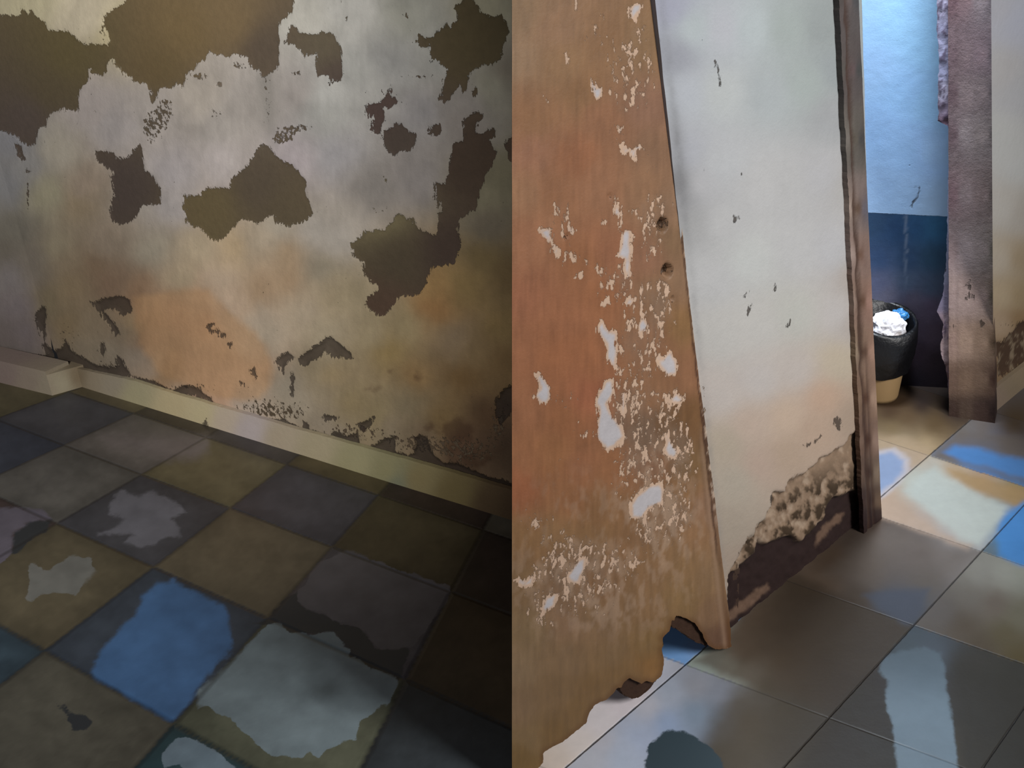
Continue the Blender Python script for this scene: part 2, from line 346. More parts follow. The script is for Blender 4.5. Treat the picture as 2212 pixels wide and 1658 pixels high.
# picture colours of the paint, brought back to wall colour by the lamp's fall-off
def E_left(x, y):
    return 0.10 + 0.95 * np.exp(-np.maximum(((x - 400) / 780.0) ** 2, 0) - ((y - 480) / 800.0) ** 2)
A_MAIN = [(60,20,(152,142,112)),(180,30,(160,148,124)),(250,70,(155,142,108)),(650,25,(142,138,128)),(760,30,(136,133,126)),(880,40,(112,110,100)),(960,120,(108,106,100)),(1060,10,(112,106,86)),(1100,160,(88,80,68)),
 (200,230,(140,130,124)),(250,270,(140,132,128)),(340,250,(145,136,128)),(430,210,(148,138,126)),(480,270,(142,134,126)),(480,350,(160,150,145)),(370,370,(150,142,140)),(540,210,(138,130,122)),(640,210,(128,120,114)),(700,210,(138,136,130)),(700,250,(132,130,124)),(640,340,(142,132,132)),(720,330,(126,122,122)),(760,150,(128,126,120)),(840,130,(112,110,106)),(800,400,(104,98,92)),(900,380,(98,92,88)),(900,250,(104,100,98)),(1000,220,(98,92,86)),(1060,190,(102,98,84)),(1000,260,(95,88,82)),
 (120,330,(145,136,120)),(100,420,(138,130,104)),(180,400,(140,122,104)),(170,440,(130,112,86)),(230,520,(130,114,96)),(120,540,(132,120,96)),(330,540,(140,130,112)),(300,420,(150,140,128)),(370,450,(150,142,138)),(420,540,(162,144,116)),(400,600,(156,138,110)),(470,600,(170,148,124)),(500,540,(164,140,106)),(560,520,(150,134,112)),(560,620,(150,122,92)),(620,600,(138,112,84)),(600,500,(142,132,116)),(680,500,(140,132,122)),(730,510,(134,126,116)),(700,580,(118,108,90)),(620,560,(140,116,88)),(650,670,(146,130,108)),(560,690,(158,142,122)),(580,730,(152,138,118)),(720,640,(130,114,88)),(760,640,(124,110,84)),(700,720,(138,124,100)),(800,720,(118,104,78)),(880,700,(108,94,66)),(940,620,(110,84,48)),(940,660,(108,76,42)),(1000,620,(92,74,42)),(1040,560,(76,62,36)),(1050,480,(72,64,52)),(1080,380,(80,74,56)),(1040,420,(84,78,60)),(1090,600,(74,58,34)),(1080,700,(88,70,40)),(980,740,(94,78,58)),(1020,760,(88,70,44)),(840,760,(112,92,54)),(900,810,(104,80,48)),(1000,820,(82,60,32)),(1080,780,(80,60,34)),(1050,900,(60,42,26)),(1090,960,(52,38,26)),(960,900,(92,72,42)),(880,880,(96,84,62)),(820,900,(104,90,62)),(760,870,(112,96,66)),(700,850,(120,106,84)),(640,870,(132,120,102)),(560,860,(150,132,112)),(620,830,(122,112,96)),(680,800,(116,102,78)),(720,810,(118,100,70)),(540,880,(150,136,122)),(1000,960,(66,46,32)),(920,950,(84,68,50)),(880,930,(90,76,56)),(850,930,(110,96,76)),(700,925,(112,100,84)),
 (300,640,(128,98,72)),(330,690,(146,108,76)),(390,690,(154,114,84)),(430,640,(160,126,96)),(450,700,(162,118,86)),(480,760,(160,122,92)),(430,790,(156,120,92)),(520,780,(160,124,96)),(470,830,(166,128,100)),(370,790,(142,106,74)),(350,810,(138,104,66)),(320,740,(138,104,76)),(290,700,(138,116,84)),(380,850,(158,134,110)),(320,800,(140,122,104)),(500,690,(160,134,108)),(540,740,(156,136,112)),(490,650,(170,146,122)),(560,790,(150,118,92)),
 (200,580,(112,90,68)),(230,610,(112,88,68)),(150,620,(124,104,76)),(140,570,(128,110,86)),(150,700,(122,102,72)),(200,700,(118,102,80)),(110,650,(112,98,72)),(180,760,(118,104,84)),(260,720,(110,96,78)),(240,760,(122,110,92)),(290,770,(124,112,98)),
 (30,310,(118,116,118)),(20,400,(116,114,114)),(50,350,(124,120,116)),(25,500,(104,98,86)),(10,540,(96,88,76)),(30,600,(116,108,106)),(40,660,(108,98,98)),(60,720,(100,90,90)),(20,740,(98,88,84)),(20,790,(104,94,84)),(70,560,(108,98,86))]
A_MAIN = [(x, y, tuple(np.array(c) * 0.86 + np.mean(c) * 0.14)) for x, y, c in A_MAIN]

def fields_left(px, u, z):
    x, y = px[:, 0], px[:, 1]
    wx = x + 10 * fbm(x / 35, y / 35, 4); wy = y + 10 * fbm(x / 35 + 40, y / 35, 4)
    q = np.stack([wx, wy], -1)
    E = E_left(np.clip(x, -200, 1250), np.clip(y, -200, 1250))[:, None]
    ca = shepard(np.stack([x + 30 * fbm(x / 60, y / 60, 3), y + 30 * fbm(x / 60 + 9, y / 60, 3)], -1), A_MAIN) / E * 1.22
    op = sdf(np.stack([x + 14 * fbm(x / 30, y / 30, 4), y + 14 * fbm(x / 30 + 3, y / 30, 4)], -1), [(288,640),(340,632),(400,625),(450,628),(485,655),(510,690),(550,715),(575,745),(590,790),(585,830),(560,860),(520,866),(470,858),(420,838),(380,826),(340,800),(320,770),(300,740),(290,700)])
    ca = mixc(ca, lin((156, 122, 88)) / E * 1.22, 0.62 * sstep(-10, 12, op))
    # brushed paint streaks
    ca = ca * (1 + 0.10 * fbm(x / 5, y / 60, 4) + 0.22 * fbm(x / 17 + 3, y / 34, 4) + 0.30 * fbm(x / 48 + 13, y / 48 + 2, 5) * sstep(60, 200, x))[:, None]
    # exposed render: olive brown on top, greyer in the middle
    cb = shepard(px, [(100,200,(74,64,46)),(60,250,(72,62,56)),(150,120,(78,68,44)),(400,80,(94,78,52)),(350,150,(84,70,46)),(500,60,(96,80,56)),(560,100,(70,60,50)),(270,400,(66,56,50)),(450,450,(88,76,52)),(560,400,(72,62,50)),(620,440,(74,64,48)),(700,110,(76,68,54)),(720,160,(62,52,46)),(1010,90,(56,48,32)),(1000,350,(46,36,28)),(960,540,(46,36,30)),(860,560,(54,46,34)),(820,660,(58,44,34)),(860,300,(52,44,38)),(810,250,(56,44,40)),(350,260,(78,68,56)),(470,245,(104,94,84)),(820,455,(86,78,56))], 40) / E * 1.22
    sa = np.minimum(sdfs(q, PEEL) / 10.0, 3.0)
    sp = np.clip(blobs(px, SPECK) * 0.94, 0, 0.50)
    sp = np.maximum(sp, 0.36 * sstep(-2.6, -0.2, sa) * (0.75 + 0.8 * fbm(x / 60 + 7, y / 60, 3))) ; sp = np.maximum(sp, 0.25 + 0.16 * fbm(x / 90, y / 90, 3))
    # the grey chase running down the middle of the wall
    ch = np.exp(-((x - (556 + 0.10 * y)) / 20.0) ** 2) * sstep(340, 250, y) * sstep(90, 170, y)
    ca = mixc(ca, lin((104, 100, 94)) * 1.3, 0.6 * ch); sp = np.maximum(sp, 0.42 * ch)
    # the fresh corner of the lower right, brown moulds
    mould = blobs(px, [(900,820,60,20,.5),(960,920,60,40,.8),(1020,990,80,40,1.0),(800,840,30,16,.6),(840,800,30,10,.5),(1000,930,30,20,.5),(1090,860,26,40,.9),(860,830,40,40,.35),(150,780,60,26,.7),(640,785,26,18,.4),(250,660,40,20,.35)])
    n = fbm(x / 22, y / 22, 5)
    mm = sstep(0.45, 0.85, mould * 0.75 + n * 0.9 + 0.05); ca = mixc(ca, lin((64, 44, 30)) * 1.5, mm * 0.62)
    sb = sdfs(q, DARK) / 10.0
    for pts, w in STREAKS: sb = np.maximum(sb, (w - line_d(q, pts)) / 10.0 + 0.1)
    sb = np.clip(sb, -3, 3)
    # chipped lower edge
    rel = -0.0022 * sstep(-0.3, 0.3, sa) - 0.006 * sstep(-0.2, 0.8, sb) + 0.0025 * fbm(x / 90, y / 90, 4) + 0.0008 * n
    return dict(ca=ca, cb=cb, sa=sa, sp=sp, sb=sb), rel

MAIN = Plane((185, 838), (1103, 1122), off=-0.014)
def ur(pl, pxs):
    a = pl.at(np.array(pxs, float)); return a
a = ur(MAIN, [(-60, 850), (150, 0), (160, 838), (1150, 0), (1150, 1150), (105, 0)])
us = axis((a[5, 0] - 0.45, max(a[3, 0], a[4, 0]) + 0.02), 0.0042)
ztop = max(a[:, 1]) + 0.03
zs = axis((0.0, ztop), 0.0042, (1.6, 1.9, 2.3, 2.6))
U_RIGHT = us[-1]
w = structure(sheet('wall_back', MAIN, us, zs, fields_left, M_PLASTER, thick=0.12))
print('main', len(us), len(zs), us[0], us[-1], ztop)

# pier at the left: front face and the short return to the wall
PIER = Plane((-60, 787), (109, 814.5))
PIER.A = PIER.A - PIER.n * 0.014
edge_l = lambda y: 50 + (y - 300) * 0.13            # the arris in the picture
def pier_clip(px): return edge_l(px[:, 1]) + 3 - px[:, 0]
pa = PIER.at(np.array([(-80, 0), (115, 830), (10, 0), (-80, 860)], float))
us2 = axis((min(pa[:, 0]) - .45, max(pa[:, 0]) + 0.01), 0.005); zs2 = axis((0, ztop), 0.005, (1.6, 2.0, 2.6))
structure(sheet('wall_left', PIER, us2, zs2, fields_left, M_PLASTER, outline=pier_clip))
# skirting
def skirt_fields(anch, Ef=None, chips=(), k=1.22):
    def f(px, u, z):
        x, y = px[:, 0], px[:, 1]
        ca = shepard(px, anch, 20)
        if Ef is not None: ca = ca / Ef(x, y)[:, None] * k
        sb = np.full(len(x), -3.0)
        for c in chips: sb = np.maximum(sb, sdf(px, c) / 10)
        return dict(ca=ca, cb=ca * 0.5, sa=np.full(len(x), -3.0), sp=0.18 + 0 * x, sb=sb), 0.0012 * fbm(x / 40, y / 40, 4)
    return f
A_SK = [(10,815,(112,98,92)),(60,825,(118,106,94)),(105,840,(124,114,98)),(135,830,(136,128,108)),(170,815,(100,86,66)),(200,820,(128,116,98)),(240,830,(130,120,104)),(290,855,(142,134,106)),(370,875,(160,146,114)),(440,895,(160,148,116)),(480,905,(156,142,126)),(540,930,(146,136,134)),(600,945,(134,122,104)),(680,970,(128,118,96)),(760,1000,(114,108,82)),(840,1025,(104,98,70)),(852,1040,(82,84,70)),(900,1035,(92,82,56)),(980,1065,(76,66,42)),(1060,1090,(56,44,30)),(1100,1095,(50,38,26))]
SKP = Plane((185, 838), (1103, 1122))
# the skirting's upper edge follows the picture
SK_OUT = [(150,792),(215,806),(290,822),(375,850),(460,874),(545,898),(640,926),(740,953),(850,984),(950,1012),(1106,1058),(1200,1084),(1200,1300),(100,1000),(100,700)]
b = SKP.at(np.array([(178, 838), (1150, 1137), (178, 790), (1150, 1040)], float))
def sk_top(px): return sdf(px, SK_OUT, 400) + 2.0 * fbm(px[:, 0] / 14, px[:, 1] / 30, 4)
structure(sheet('baseboard_back', SKP, axis((b[0, 0] - .02, b[1, 0]), 0.004), axis((0, max(b[:, 1]) + .02), 0.004), skirt_fields(A_SK, E_left, [[(438,905),(446,903),(448,925),(438,925)]]), M_CREAM, outline=sk_top, thick=0.013))
SKL = Plane((-60, 811), (113, 854))
h_sk = 0.062
c = SKL.at(np.array([(-60, 811), (113, 854), (113, 806)], float))
structure(sheet('baseboard_left', SKL, axis((-.6, c[1, 0]), 0.004), axis((0, c[2, 1]), 0.004), skirt_fields(A_SK, E_left), M_CREAM, thick=0.085))
# short return piece
SKR = Plane((113, 854), (190, 832))
c = SKR.at(np.array([(113, 854), (190, 832), (113, 806)], float))
structure(sheet('baseboard_pier', SKR, axis((0, c[1, 0]), 0.004), axis((0, c[2, 1]), 0.004), skirt_fields(A_SK, E_left), M_CREAM, thick=0.06))

# ------------------------------------------------------------------ floor
def homog(src, dst):
    T = np.array([[1 / 1000, 0, -1.1], [0, 1 / 1000, -.829], [0, 0, 1]]); A = []
    for (x, y), (u, v) in zip(src, dst):
        u, v = (T @ np.array([u, v, 1]))[:2]
        A.append([x, y, 1, 0, 0, 0, -u * x, -u * y, -u]); A.append([0, 0, 0, x, y, 1, -v * x, -v * y, -v])
    h = np.linalg.svd(np.array(A, float))[2][-1].reshape(3, 3); return np.linalg.inv(np.linalg.inv(T) @ h)
HL = homog([(-1,1),(0,1),(1,1),(2,1),(0,2),(1,2),(2,2),(0,3),(1,3),(1,0)], [(300,1018),(496,1092),(722,1168),(988,1268),(345,1225),(570,1342),(864,1465),(105,1412),(367,1567),(815,1087)])
HR = homog([(0,0),(1,0),(2,0),(3,0),(1,1),(2,1),(3,1),(0,1)], [(2009,988),(1868,1101),(1690,1252),(1479,1432),(2118,1187),(1970,1359),(1798,1548),(2240,1056)])
def hmap(H, px):
    q = np.concatenate([px, np.ones((len(px), 1))], 1) @ H.T; return q[:, :2] / q[:, 2:]
# tile colours as seen, (column, row)
TL = {(-1,0):(86,80,60),(0,0):(56,55,60),(1,0):(56,50,36),(2,0):(38,32,28),(3,0):(30,28,26),(-2,0):(84,80,76),(-3,0):(62,62,66),(-4,0):(80,74,54),
      (-2,1):(76,74,70),(-1,1):(56,56,60),(0,1):(78,71,57),(1,1):(60,58,62),(2,1):(46,38,27),(3,1):(30,26,24),(-3,1):(50,54,64),(-4,1):(72,66,52),
      (-3,2):(66,62,66),(-2,2):(56,46,44),(-1,2):(68,62,48),(0,2):(44,50,58),(1,2):(66,68,56),(2,2):(34,38,41),(3,2):(48,40,28),
      (-2,3):(66,60,48),(-1,3):(40,52,60),(0,3):(64,62,54),(1,3):(33,50,54),(2,3):(50,44,34),(0,4):(40,50,56),(-1,4):(64,60,50),(1,4):(66,60,48),
      (-1,-1):(62,58,56),(0,-1):(70,62,44),(-2,-1):(60,54,46),(-3,-1):(84,76,58),(-4,-1):(64,62,66),(1,-1):(42,34,30)}
WORN_L = [ # pale worn skins on the tiles: polygon, colour
 ([(425,1492),(470,1455),(520,1405),(580,1345),(600,1342),(625,1362),(660,1368),(715,1366),(740,1388),(755,1402),(756,1418),(800,1440),(862,1468),(845,1510),(820,1530),(775,1560),(770,1600),(745,1598),(722,1612),(700,1625),(690,1640),(668,1618),(655,1636),(620,1632),(590,1632),(560,1612),(540,1595),(520,1575),(500,1550),(470,1540),(448,1522),(430,1530)], (84,94,98)),
 ([(350,1625),(375,1600),(400,1590),(440,1608),(480,1630),(510,1660),(540,1700),(420,1720),(410,1665),(385,1650),(352,1656)], (78,90,98)),
 ([(196,1448),(225,1395),(255,1360),(290,1330),(310,1282),(345,1258),(372,1250),(400,1268),(440,1285),(480,1305),(500,1335),(495,1365),(505,1400),(480,1420),(440,1465),(425,1490),(400,1528),(372,1560),(340,1545),(300,1520),(250,1490),(205,1468)], (50,76,108)),
 ([(645,1275),(665,1245),(690,1215),(740,1188),(800,1205),(870,1232),(975,1268),(965,1295),(930,1350),(890,1400),(855,1400),(820,1398),(800,1380),(790,1362),(770,1352),(720,1335),(690,1318),(660,1315),(645,1300)], (66,64,67)),
 ([(235,1085),(262,1060),(300,1070),(330,1062),(380,1085),(400,1105),(370,1118),(388,1140),(390,1160),(350,1162),(330,1178),(300,1180),(268,1172),(290,1158),(262,1150),(210,1155),(215,1150),(250,1140),(270,1120),(235,1108)], (84,84,90)),
 ([(62,1215),(80,1225),(110,1232),(125,1218),(140,1208),(160,1200),(200,1200),(207,1232),(185,1258),(165,1282),(130,1282),(90,1282),(70,1298),(55,1290),(60,1262)], (84,84,80)),
 ([(215,940),(270,940),(330,945),(400,940),(452,945),(445,975),(420,990),(360,992),(300,975),(240,965)], (100,94,92)),
 ([(0,1100),(30,1095),(90,1100),(110,1120),(60,1130),(30,1150),(20,1200),(0,1220),(-30,1200),(-30,1100)], (74,70,78)),
]
DK_L = [[(540,1344),(574,1340),(625,1285),(645,1275),(645,1300),(662,1315),(700,1325),(735,1345),(775,1355),(795,1375),(812,1398),(890,1402),(870,1440),(862,1470),(800,1442),(757,1418),(752,1400),(720,1368),(660,1368),(625,1362),(602,1342),(580,1350)],
 [(125,1520),(140,1520),(150,1540),(185,1545),(200,1562),(185,1580),(160,1575),(145,1555)],
 [(690,1490),(730,1480),(755,1490),(735,1520),(715,1500)],
 [(30,1150),(60,1128),(110,1120),(100,1150),(60,1170),(35,1200),(20,1195)]]
A_R = [ # floor colours seen in the right part, shadow by the blue wall painted in
 (1915,965,(196,176,146)),(1950,975,(196,174,144)),(1985,990,(190,166,136)),(1955,1003,(214,206,212)),(1972,1005,(200,186,170)),(1930,930,(140,118,84)),(1960,900,(110,86,60)),(2020,915,(104,82,54)),(1925,885,(70,48,34)),(1990,870,(46,36,38)),(2060,880,(52,40,40)),(1940,960,(200,180,150)),(2000,960,(190,165,128)),(1930,1000,(168,184,214)),(1925,1030,(166,184,216)),(1965,990,(214,206,212)),(1915,1060,(196,176,160)),
 (2120,925,(122,110,100)),(2190,920,(92,74,50)),(2080,930,(125,116,104)),(2060,985,(128,120,110)),(2090,975,(96,146,205)),(2140,990,(90,142,205)),(2200,1012,(96,140,190)),(2180,960,(112,100,96)),(2200,975,(108,96,92)),
 (2010,1010,(198,190,176)),(2060,1025,(196,168,134)),(2120,1045,(190,156,122)),(2190,1070,(172,145,85)),(1980,1040,(205,210,200)),(2040,1070,(206,214,208)),(2100,1100,(190,198,190)),(2150,1110,(178,186,174)),(1920,1085,(204,176,152)),(1990,1130,(196,178,166)),(2060,1150,(190,180,174)),(1950,1110,(200,176,156)),
 (1880,1130,(96,80,70)),(1850,1160,(78,66,58)),(1800,1210,(88,72,58)),(1920,1170,(112,102,96)),(1980,1200,(112,102,98)),(2050,1190,(148,142,140)),(2080,1210,(140,134,130)),(1990,1260,(104,98,92)),(1880,1230,(106,94,84)),(1780,1260,(104,88,74)),(1740,1290,(88,74,60)),
 (2180,1120,(86,152,220)),(2200,1160,(80,146,215)),(2170,1180,(88,150,200)),(2140,1190,(110,120,120)),
 (1950,1290,(84,90,104)),(1920,1310,(78,84,96)),(1860,1290,(84,72,60)),(1960,1340,(78,84,92)),(1780,1330,(74,66,54)),(1720,1340,(62,54,46)),(1840,1360,(74,66,54)),(1800,1420,(72,64,52)),(1820,1470,(64,56,46)),(1700,1420,(74,66,54)),(1740,1480,(76,70,60)),(1720,1540,(80,72,60)),(1680,1490,(84,78,70)),(1640,1380,(88,82,74)),
 (2120,1240,(150,148,140)),(2170,1240,(165,165,155)),(2200,1240,(160,162,150)),(2100,1290,(118,112,104)),(2150,1300,(114,102,92)),(2040,1320,(106,100,96)),(2080,1350,(96,84,70)),(2170,1370,(98,88,62)),(2200,1420,(92,80,48)),(2120,1400,(90,78,62)),(2200,1330,(118,114,96)),
 (2100,1450,(62,58,50)),(2150,1470,(60,58,50)),(2130,1550,(62,60,54)),(2200,1600,(58,58,52)),(2100,1620,(78,72,60)),(2080,1500,(66,62,58)),(2000,1420,(86,96,108)),(1960,1400,(78,90,98)),(1900,1460,(60,54,50)),(1850,1500,(62,60,54)),(1870,1560,(64,58,50)),(1830,1620,(60,56,52)),(1900,1600,(56,54,46)),
 (1700,1620,(66,58,54)),(1750,1640,(60,54,44)),(1780,1580,(60,52,42)),(1640,1600,(66,62,54)),(1600,1640,(60,56,52)),(1620,1560,(74,68,62)),(1560,1640,(52,56,56)),
 (1470,1380,(104,146,196)),(1460,1400,(104,144,192)),(1500,1390,(112,140,180)),(1440,1430,(168,172,184)),(1470,1440,(150,152,162)),(1540,1430,(140,152,146)),(1580,1440,(136,148,140)),(1620,1460,(112,116,112)),(1560,1460,(124,130,126)),(1500,1480,(132,134,142)),(1560,1500,(116,122,134)),(1450,1500,(150,158,172)),(1400,1520,(172,172,180)),(1440,1560,(130,148,176)),(1500,1540,(112,128,146)),(1550,1550,(96,106,118)),(1600,1500,(100,102,104)),(1350,1520,(196,188,192)),(1300,1560,(200,194,196)),(1300,1600,(172,172,180)),(1200,1640,(200,188,178)),(1250,1600,(204,196,192)),(1280,1640,(170,174,184)),(1350,1620,(160,170,188)),(1380,1600,(150,162,184)),(1340,1640,(160,172,190)),(1600,1400,(96,84,74)),(1640,1340,(66,56,50))]
def E_right(x, y):
    # rough divisor for the light on the floor; some light stays in the colours
    lit = sstep(-30, 50, -(y - (1115 + (x - 1905) * 0.55))) * sstep(1850, 1900, x)
    return 0.66 + 1.45 * sstep(1600, 1860, x) * sstep(1150, 1300, y) + 0.95 * sstep(1600, 1860, x) * sstep(1300, 1150, y) + 0.3 * lit
def by_cell(px, cell):
    ac = np.floor(hmap(HR, np.array([(a[0], a[1]) for a in A_R], float))).astype(int)
    out = shepard(px, A_R, 16, 2.0)
    for k in {tuple(c) for c in ac}:
        s = (cell[:, 0] == k[0]) & (cell[:, 1] == k[1]); sub = [a for a, c in zip(A_R, ac) if tuple(c) == k]
        if s.any(): out[s] = shepard(px[s], sub, 24, 1.7)
    return out
SEAM = 1132.0; FK = 0.82
def fields_floor(px, u, z):
    x, y = px[:, 0], px[:, 1]; left = x < SEAM
    tl = hmap(HL, px); tr = hmap(HR, px); tile = np.where(left[:, None], tl, tr)
    n = fbm(x / 30, y / 30, 4)
    ca = np.zeros((len(x), 3)); ci = np.floor(tl).astype(int)
    base = np.zeros((len(x), 3)); cl = np.array([lin((60, 56, 48))] * len(x))
    for (m, l), c in TL.items():
        s = (ci[:, 0] == m) & (ci[:, 1] == l); cl[s] = lin(c)
    fr = tl - ci; ed = np.minimum(np.minimum(fr[:, 0], 1 - fr[:, 0]), np.minimum(fr[:, 1], 1 - fr[:, 1]))
    cl = cl * (1 - 0.22 * sstep(0.22, 0.0, ed + 0.12 * n))[:, None]
    E = np.clip(E_floor(x, y), 0.12, 2)[:, None]
    cl = cl * (1 + 0.55 * fbm(x / 45, y / 30, 5) + 0.25 * fbm(x / 9, y / 9, 3))[:, None] / E * FK
    q = np.stack([x + 14 * fbm(x / 20, y / 20, 4), y + 14 * fbm(x / 20 + 30, y / 20, 4)], -1)
    cb = cl.copy(); best = np.full(len(x), -60.0)
    for p, c in WORN_L:
        d = sdf(q, p); s = d > best; best = np.maximum(best, d)
        cb[s & (d > -40)] = lin(c)
    cb = np.where((best > -40)[:, None], cb / E * FK, cb)
    cb = cb * (1 + 0.5 * fbm(x / 40 + 5, y / 30, 5) - 0.35 * blobs(px, [(705,1492,40,26,1.0),(480,1400,30,20,.3),(600,1390,60,20,.5)]) + 0.15 * blobs(px, [(640,1570,110,40,1.0)]))[:, None]
    sa = best / 10; sb = sdfs(q, DK_L) / 10
    # right part
    qr = np.stack([x + 9 * fbm(x / 30, y / 30, 3), y + 7 * fbm(x / 30 + 8, y / 30, 3)], -1)
    cr = by_cell(qr, np.floor(tr).astype(int)) / np.clip(E_right(x, y), .3, 3)[:, None] * 0.95
    Er = np.clip(E_right(x, y), .3, 3)[:, None]; qs = np.stack([x + 12 * fbm(x / 26, y / 16, 4), y + 9 * fbm(x / 26 + 4, y / 16, 4)], -1)
    def lay(c, poly, soft, k=1.0):
        nonlocal cr
        m = k * sstep(-soft, soft, sdf(qs, poly)); cr = cr * (1 - m[:, None]) + lin(c) / Er * 0.95 * m[:, None]
    lay((74,62,50), [(1700,1230),(1830,1290),(1960,1352),(1900,1430),(1800,1540),(1640,1490),(1500,1430),(1600,1340)], 14, .75)
    lay((66,56,46), [(1700,1250),(1790,1290),(1700,1400),(1600,1440),(1590,1380)], 30, .7)
    lay((72,66,56), [(1580,1500),(1660,1460),(1790,1550),(1700,1700),(1500,1700),(1540,1560)], 26, .8)
    lay((60,54,46), [(1800,1545),(1880,1450),(1900,1500),(1930,1600),(1930,1700),(1690,1700)], 20, .7)
    lay((60,57,50), [(2060,1420),(2130,1450),(2240,1500),(2240,1700),(2080,1700)], 22, .8)
    lay((110,100,92), [(1930,1135),(2100,1195),(2030,1270),(1880,1270),(1780,1240),(1860,1160)], 22, .6)
    lay((82,88,102), [(1860,1285),(1910,1276),(2010,1270),(1985,1330),(1962,1352),(1910,1318)], 9, .85)
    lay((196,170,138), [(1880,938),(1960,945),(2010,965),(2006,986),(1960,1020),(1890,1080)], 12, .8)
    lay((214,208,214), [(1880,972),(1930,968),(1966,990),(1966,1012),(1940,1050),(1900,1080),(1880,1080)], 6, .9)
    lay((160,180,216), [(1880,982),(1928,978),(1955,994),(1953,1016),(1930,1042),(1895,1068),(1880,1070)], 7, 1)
    lay((116,106,98), [(2075,925),(2215,945),(2240,1050),(2130,1015),(2020,985)], 10, .8)
    lay((88,145,210), [(2040,974),(2065,962),(2110,966),(2160,984),(2240,996),(2240,1042),(2180,1024),(2130,1008),(2080,998)], 9, .95)
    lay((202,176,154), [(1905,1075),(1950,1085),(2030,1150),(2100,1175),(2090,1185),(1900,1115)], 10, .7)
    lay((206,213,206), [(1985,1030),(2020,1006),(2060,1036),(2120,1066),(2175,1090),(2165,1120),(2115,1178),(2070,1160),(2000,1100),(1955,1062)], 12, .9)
    lay((184,152,108), [(2050,1012),(2110,1028),(2240,1066),(2195,1092),(2140,1070),(2090,1050)], 8, .85)
    lay((82,150,220), [(2168,1118),(2200,1092),(2240,1065),(2240,1230),(2190,1214),(2160,1195),(2152,1160)], 9, .95)
    st = [(1905,1425),(1925,1415),(1965,1400),(2000,1395),(2030,1410),(2040,1450),(2048,1500),(2058,1560),(2066,1620),(2075,1720),(1945,1720),(1935,1640),(1930,1580),(1918,1530),(1912,1490),(1918,1470),(1900,1450)]  # pale streak: the blue gap's reflection painted into the tile colour
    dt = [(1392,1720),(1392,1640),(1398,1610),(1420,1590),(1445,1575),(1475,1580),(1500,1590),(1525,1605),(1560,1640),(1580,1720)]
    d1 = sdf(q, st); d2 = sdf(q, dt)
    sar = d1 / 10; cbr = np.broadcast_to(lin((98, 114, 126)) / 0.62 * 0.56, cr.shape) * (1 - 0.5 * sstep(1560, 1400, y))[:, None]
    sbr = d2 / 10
    L = left[:, None]
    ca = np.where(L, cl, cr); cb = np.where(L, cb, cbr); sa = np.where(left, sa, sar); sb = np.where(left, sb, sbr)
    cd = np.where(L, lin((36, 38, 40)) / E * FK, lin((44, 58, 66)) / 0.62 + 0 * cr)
    gw = np.where(left, 0.030, 0.010); gs = np.where(left, 0.42, 0.8); sw = np.where(left, np.where((q[:, 0] < 520) & (y > 1230) & (y < 1580) & (x > 180) & (x + y * .9 < 1810), 0.7, np.where(y < 1010, 1.8, np.where((y < 1200) , 0.5, 0.16))), 0.55)
    rel = 0.0 * x
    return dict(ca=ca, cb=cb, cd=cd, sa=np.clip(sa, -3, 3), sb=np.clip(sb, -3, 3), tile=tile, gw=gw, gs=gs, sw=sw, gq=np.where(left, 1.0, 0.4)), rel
def E_floor(x, y): return 0.16 + 0.55 * np.exp(-((x - 380) / 700.0) ** 2 - ((y - 850) / 620.0) ** 2)
c = floor_at(np.array([(-30, 800), (2300, 830), (-30, 1700), (2300, 1700), (1900, 830)], float))
print('floor', c)
FX = axis((c[0, 0] - 0.4, c[1, 0] + 0.1), 0.0055, (c[1, 0] + .8,)); FY = axis((c[2, 1] - 0.25, c[:, 1].max() + 0.5), 0.0065, (c[:, 1].max() + 0.8, ))
def floor_grid():
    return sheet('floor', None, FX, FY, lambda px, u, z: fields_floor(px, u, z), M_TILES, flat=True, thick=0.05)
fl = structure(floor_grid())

# ------------------------------------------------------------------ brown door leaf
def E_one(x, y): return np.ones(len(x))
DOOR_OUT = [(1106,-900),(1330,-900),(1424,0),(1433,80),(1440,160),(1446,250),(1456,330),(1466,410),(1474,500),(1482,580),(1493,680),(1503,760),(1513,840),(1524,920),(1534,1000),(1545,1080),(1556,1180),(1566,1260),(1576,1330),(1580,1395),(1568,1402),(1545,1402),(1532,1395),(1524,1385),(1518,1372),(1508,1356),(1500,1345),(1485,1336),(1470,1331),(1460,1331),(1456,1340),(1452,1336),(1450,1350),(1446,1362),(1430,1378),(1434,1392),(1428,1402),(1434,1425),(1433,1446),(1428,1460),(1418,1470),(1408,1474),(1394,1470),(1386,1478),(1372,1470),(1360,1464),(1350,1472),(1342,1484),(1332,1486),(1322,1500),(1310,1512),(1298,1514),(1284,1522),(1274,1536),(1268,1550),(1266,1562),(1240,1582),(1215,1602),(1196,1612),(1176,1622),(1172,1632),(1174,1646),(1160,1660),(1140,1676),(1106,1700)]
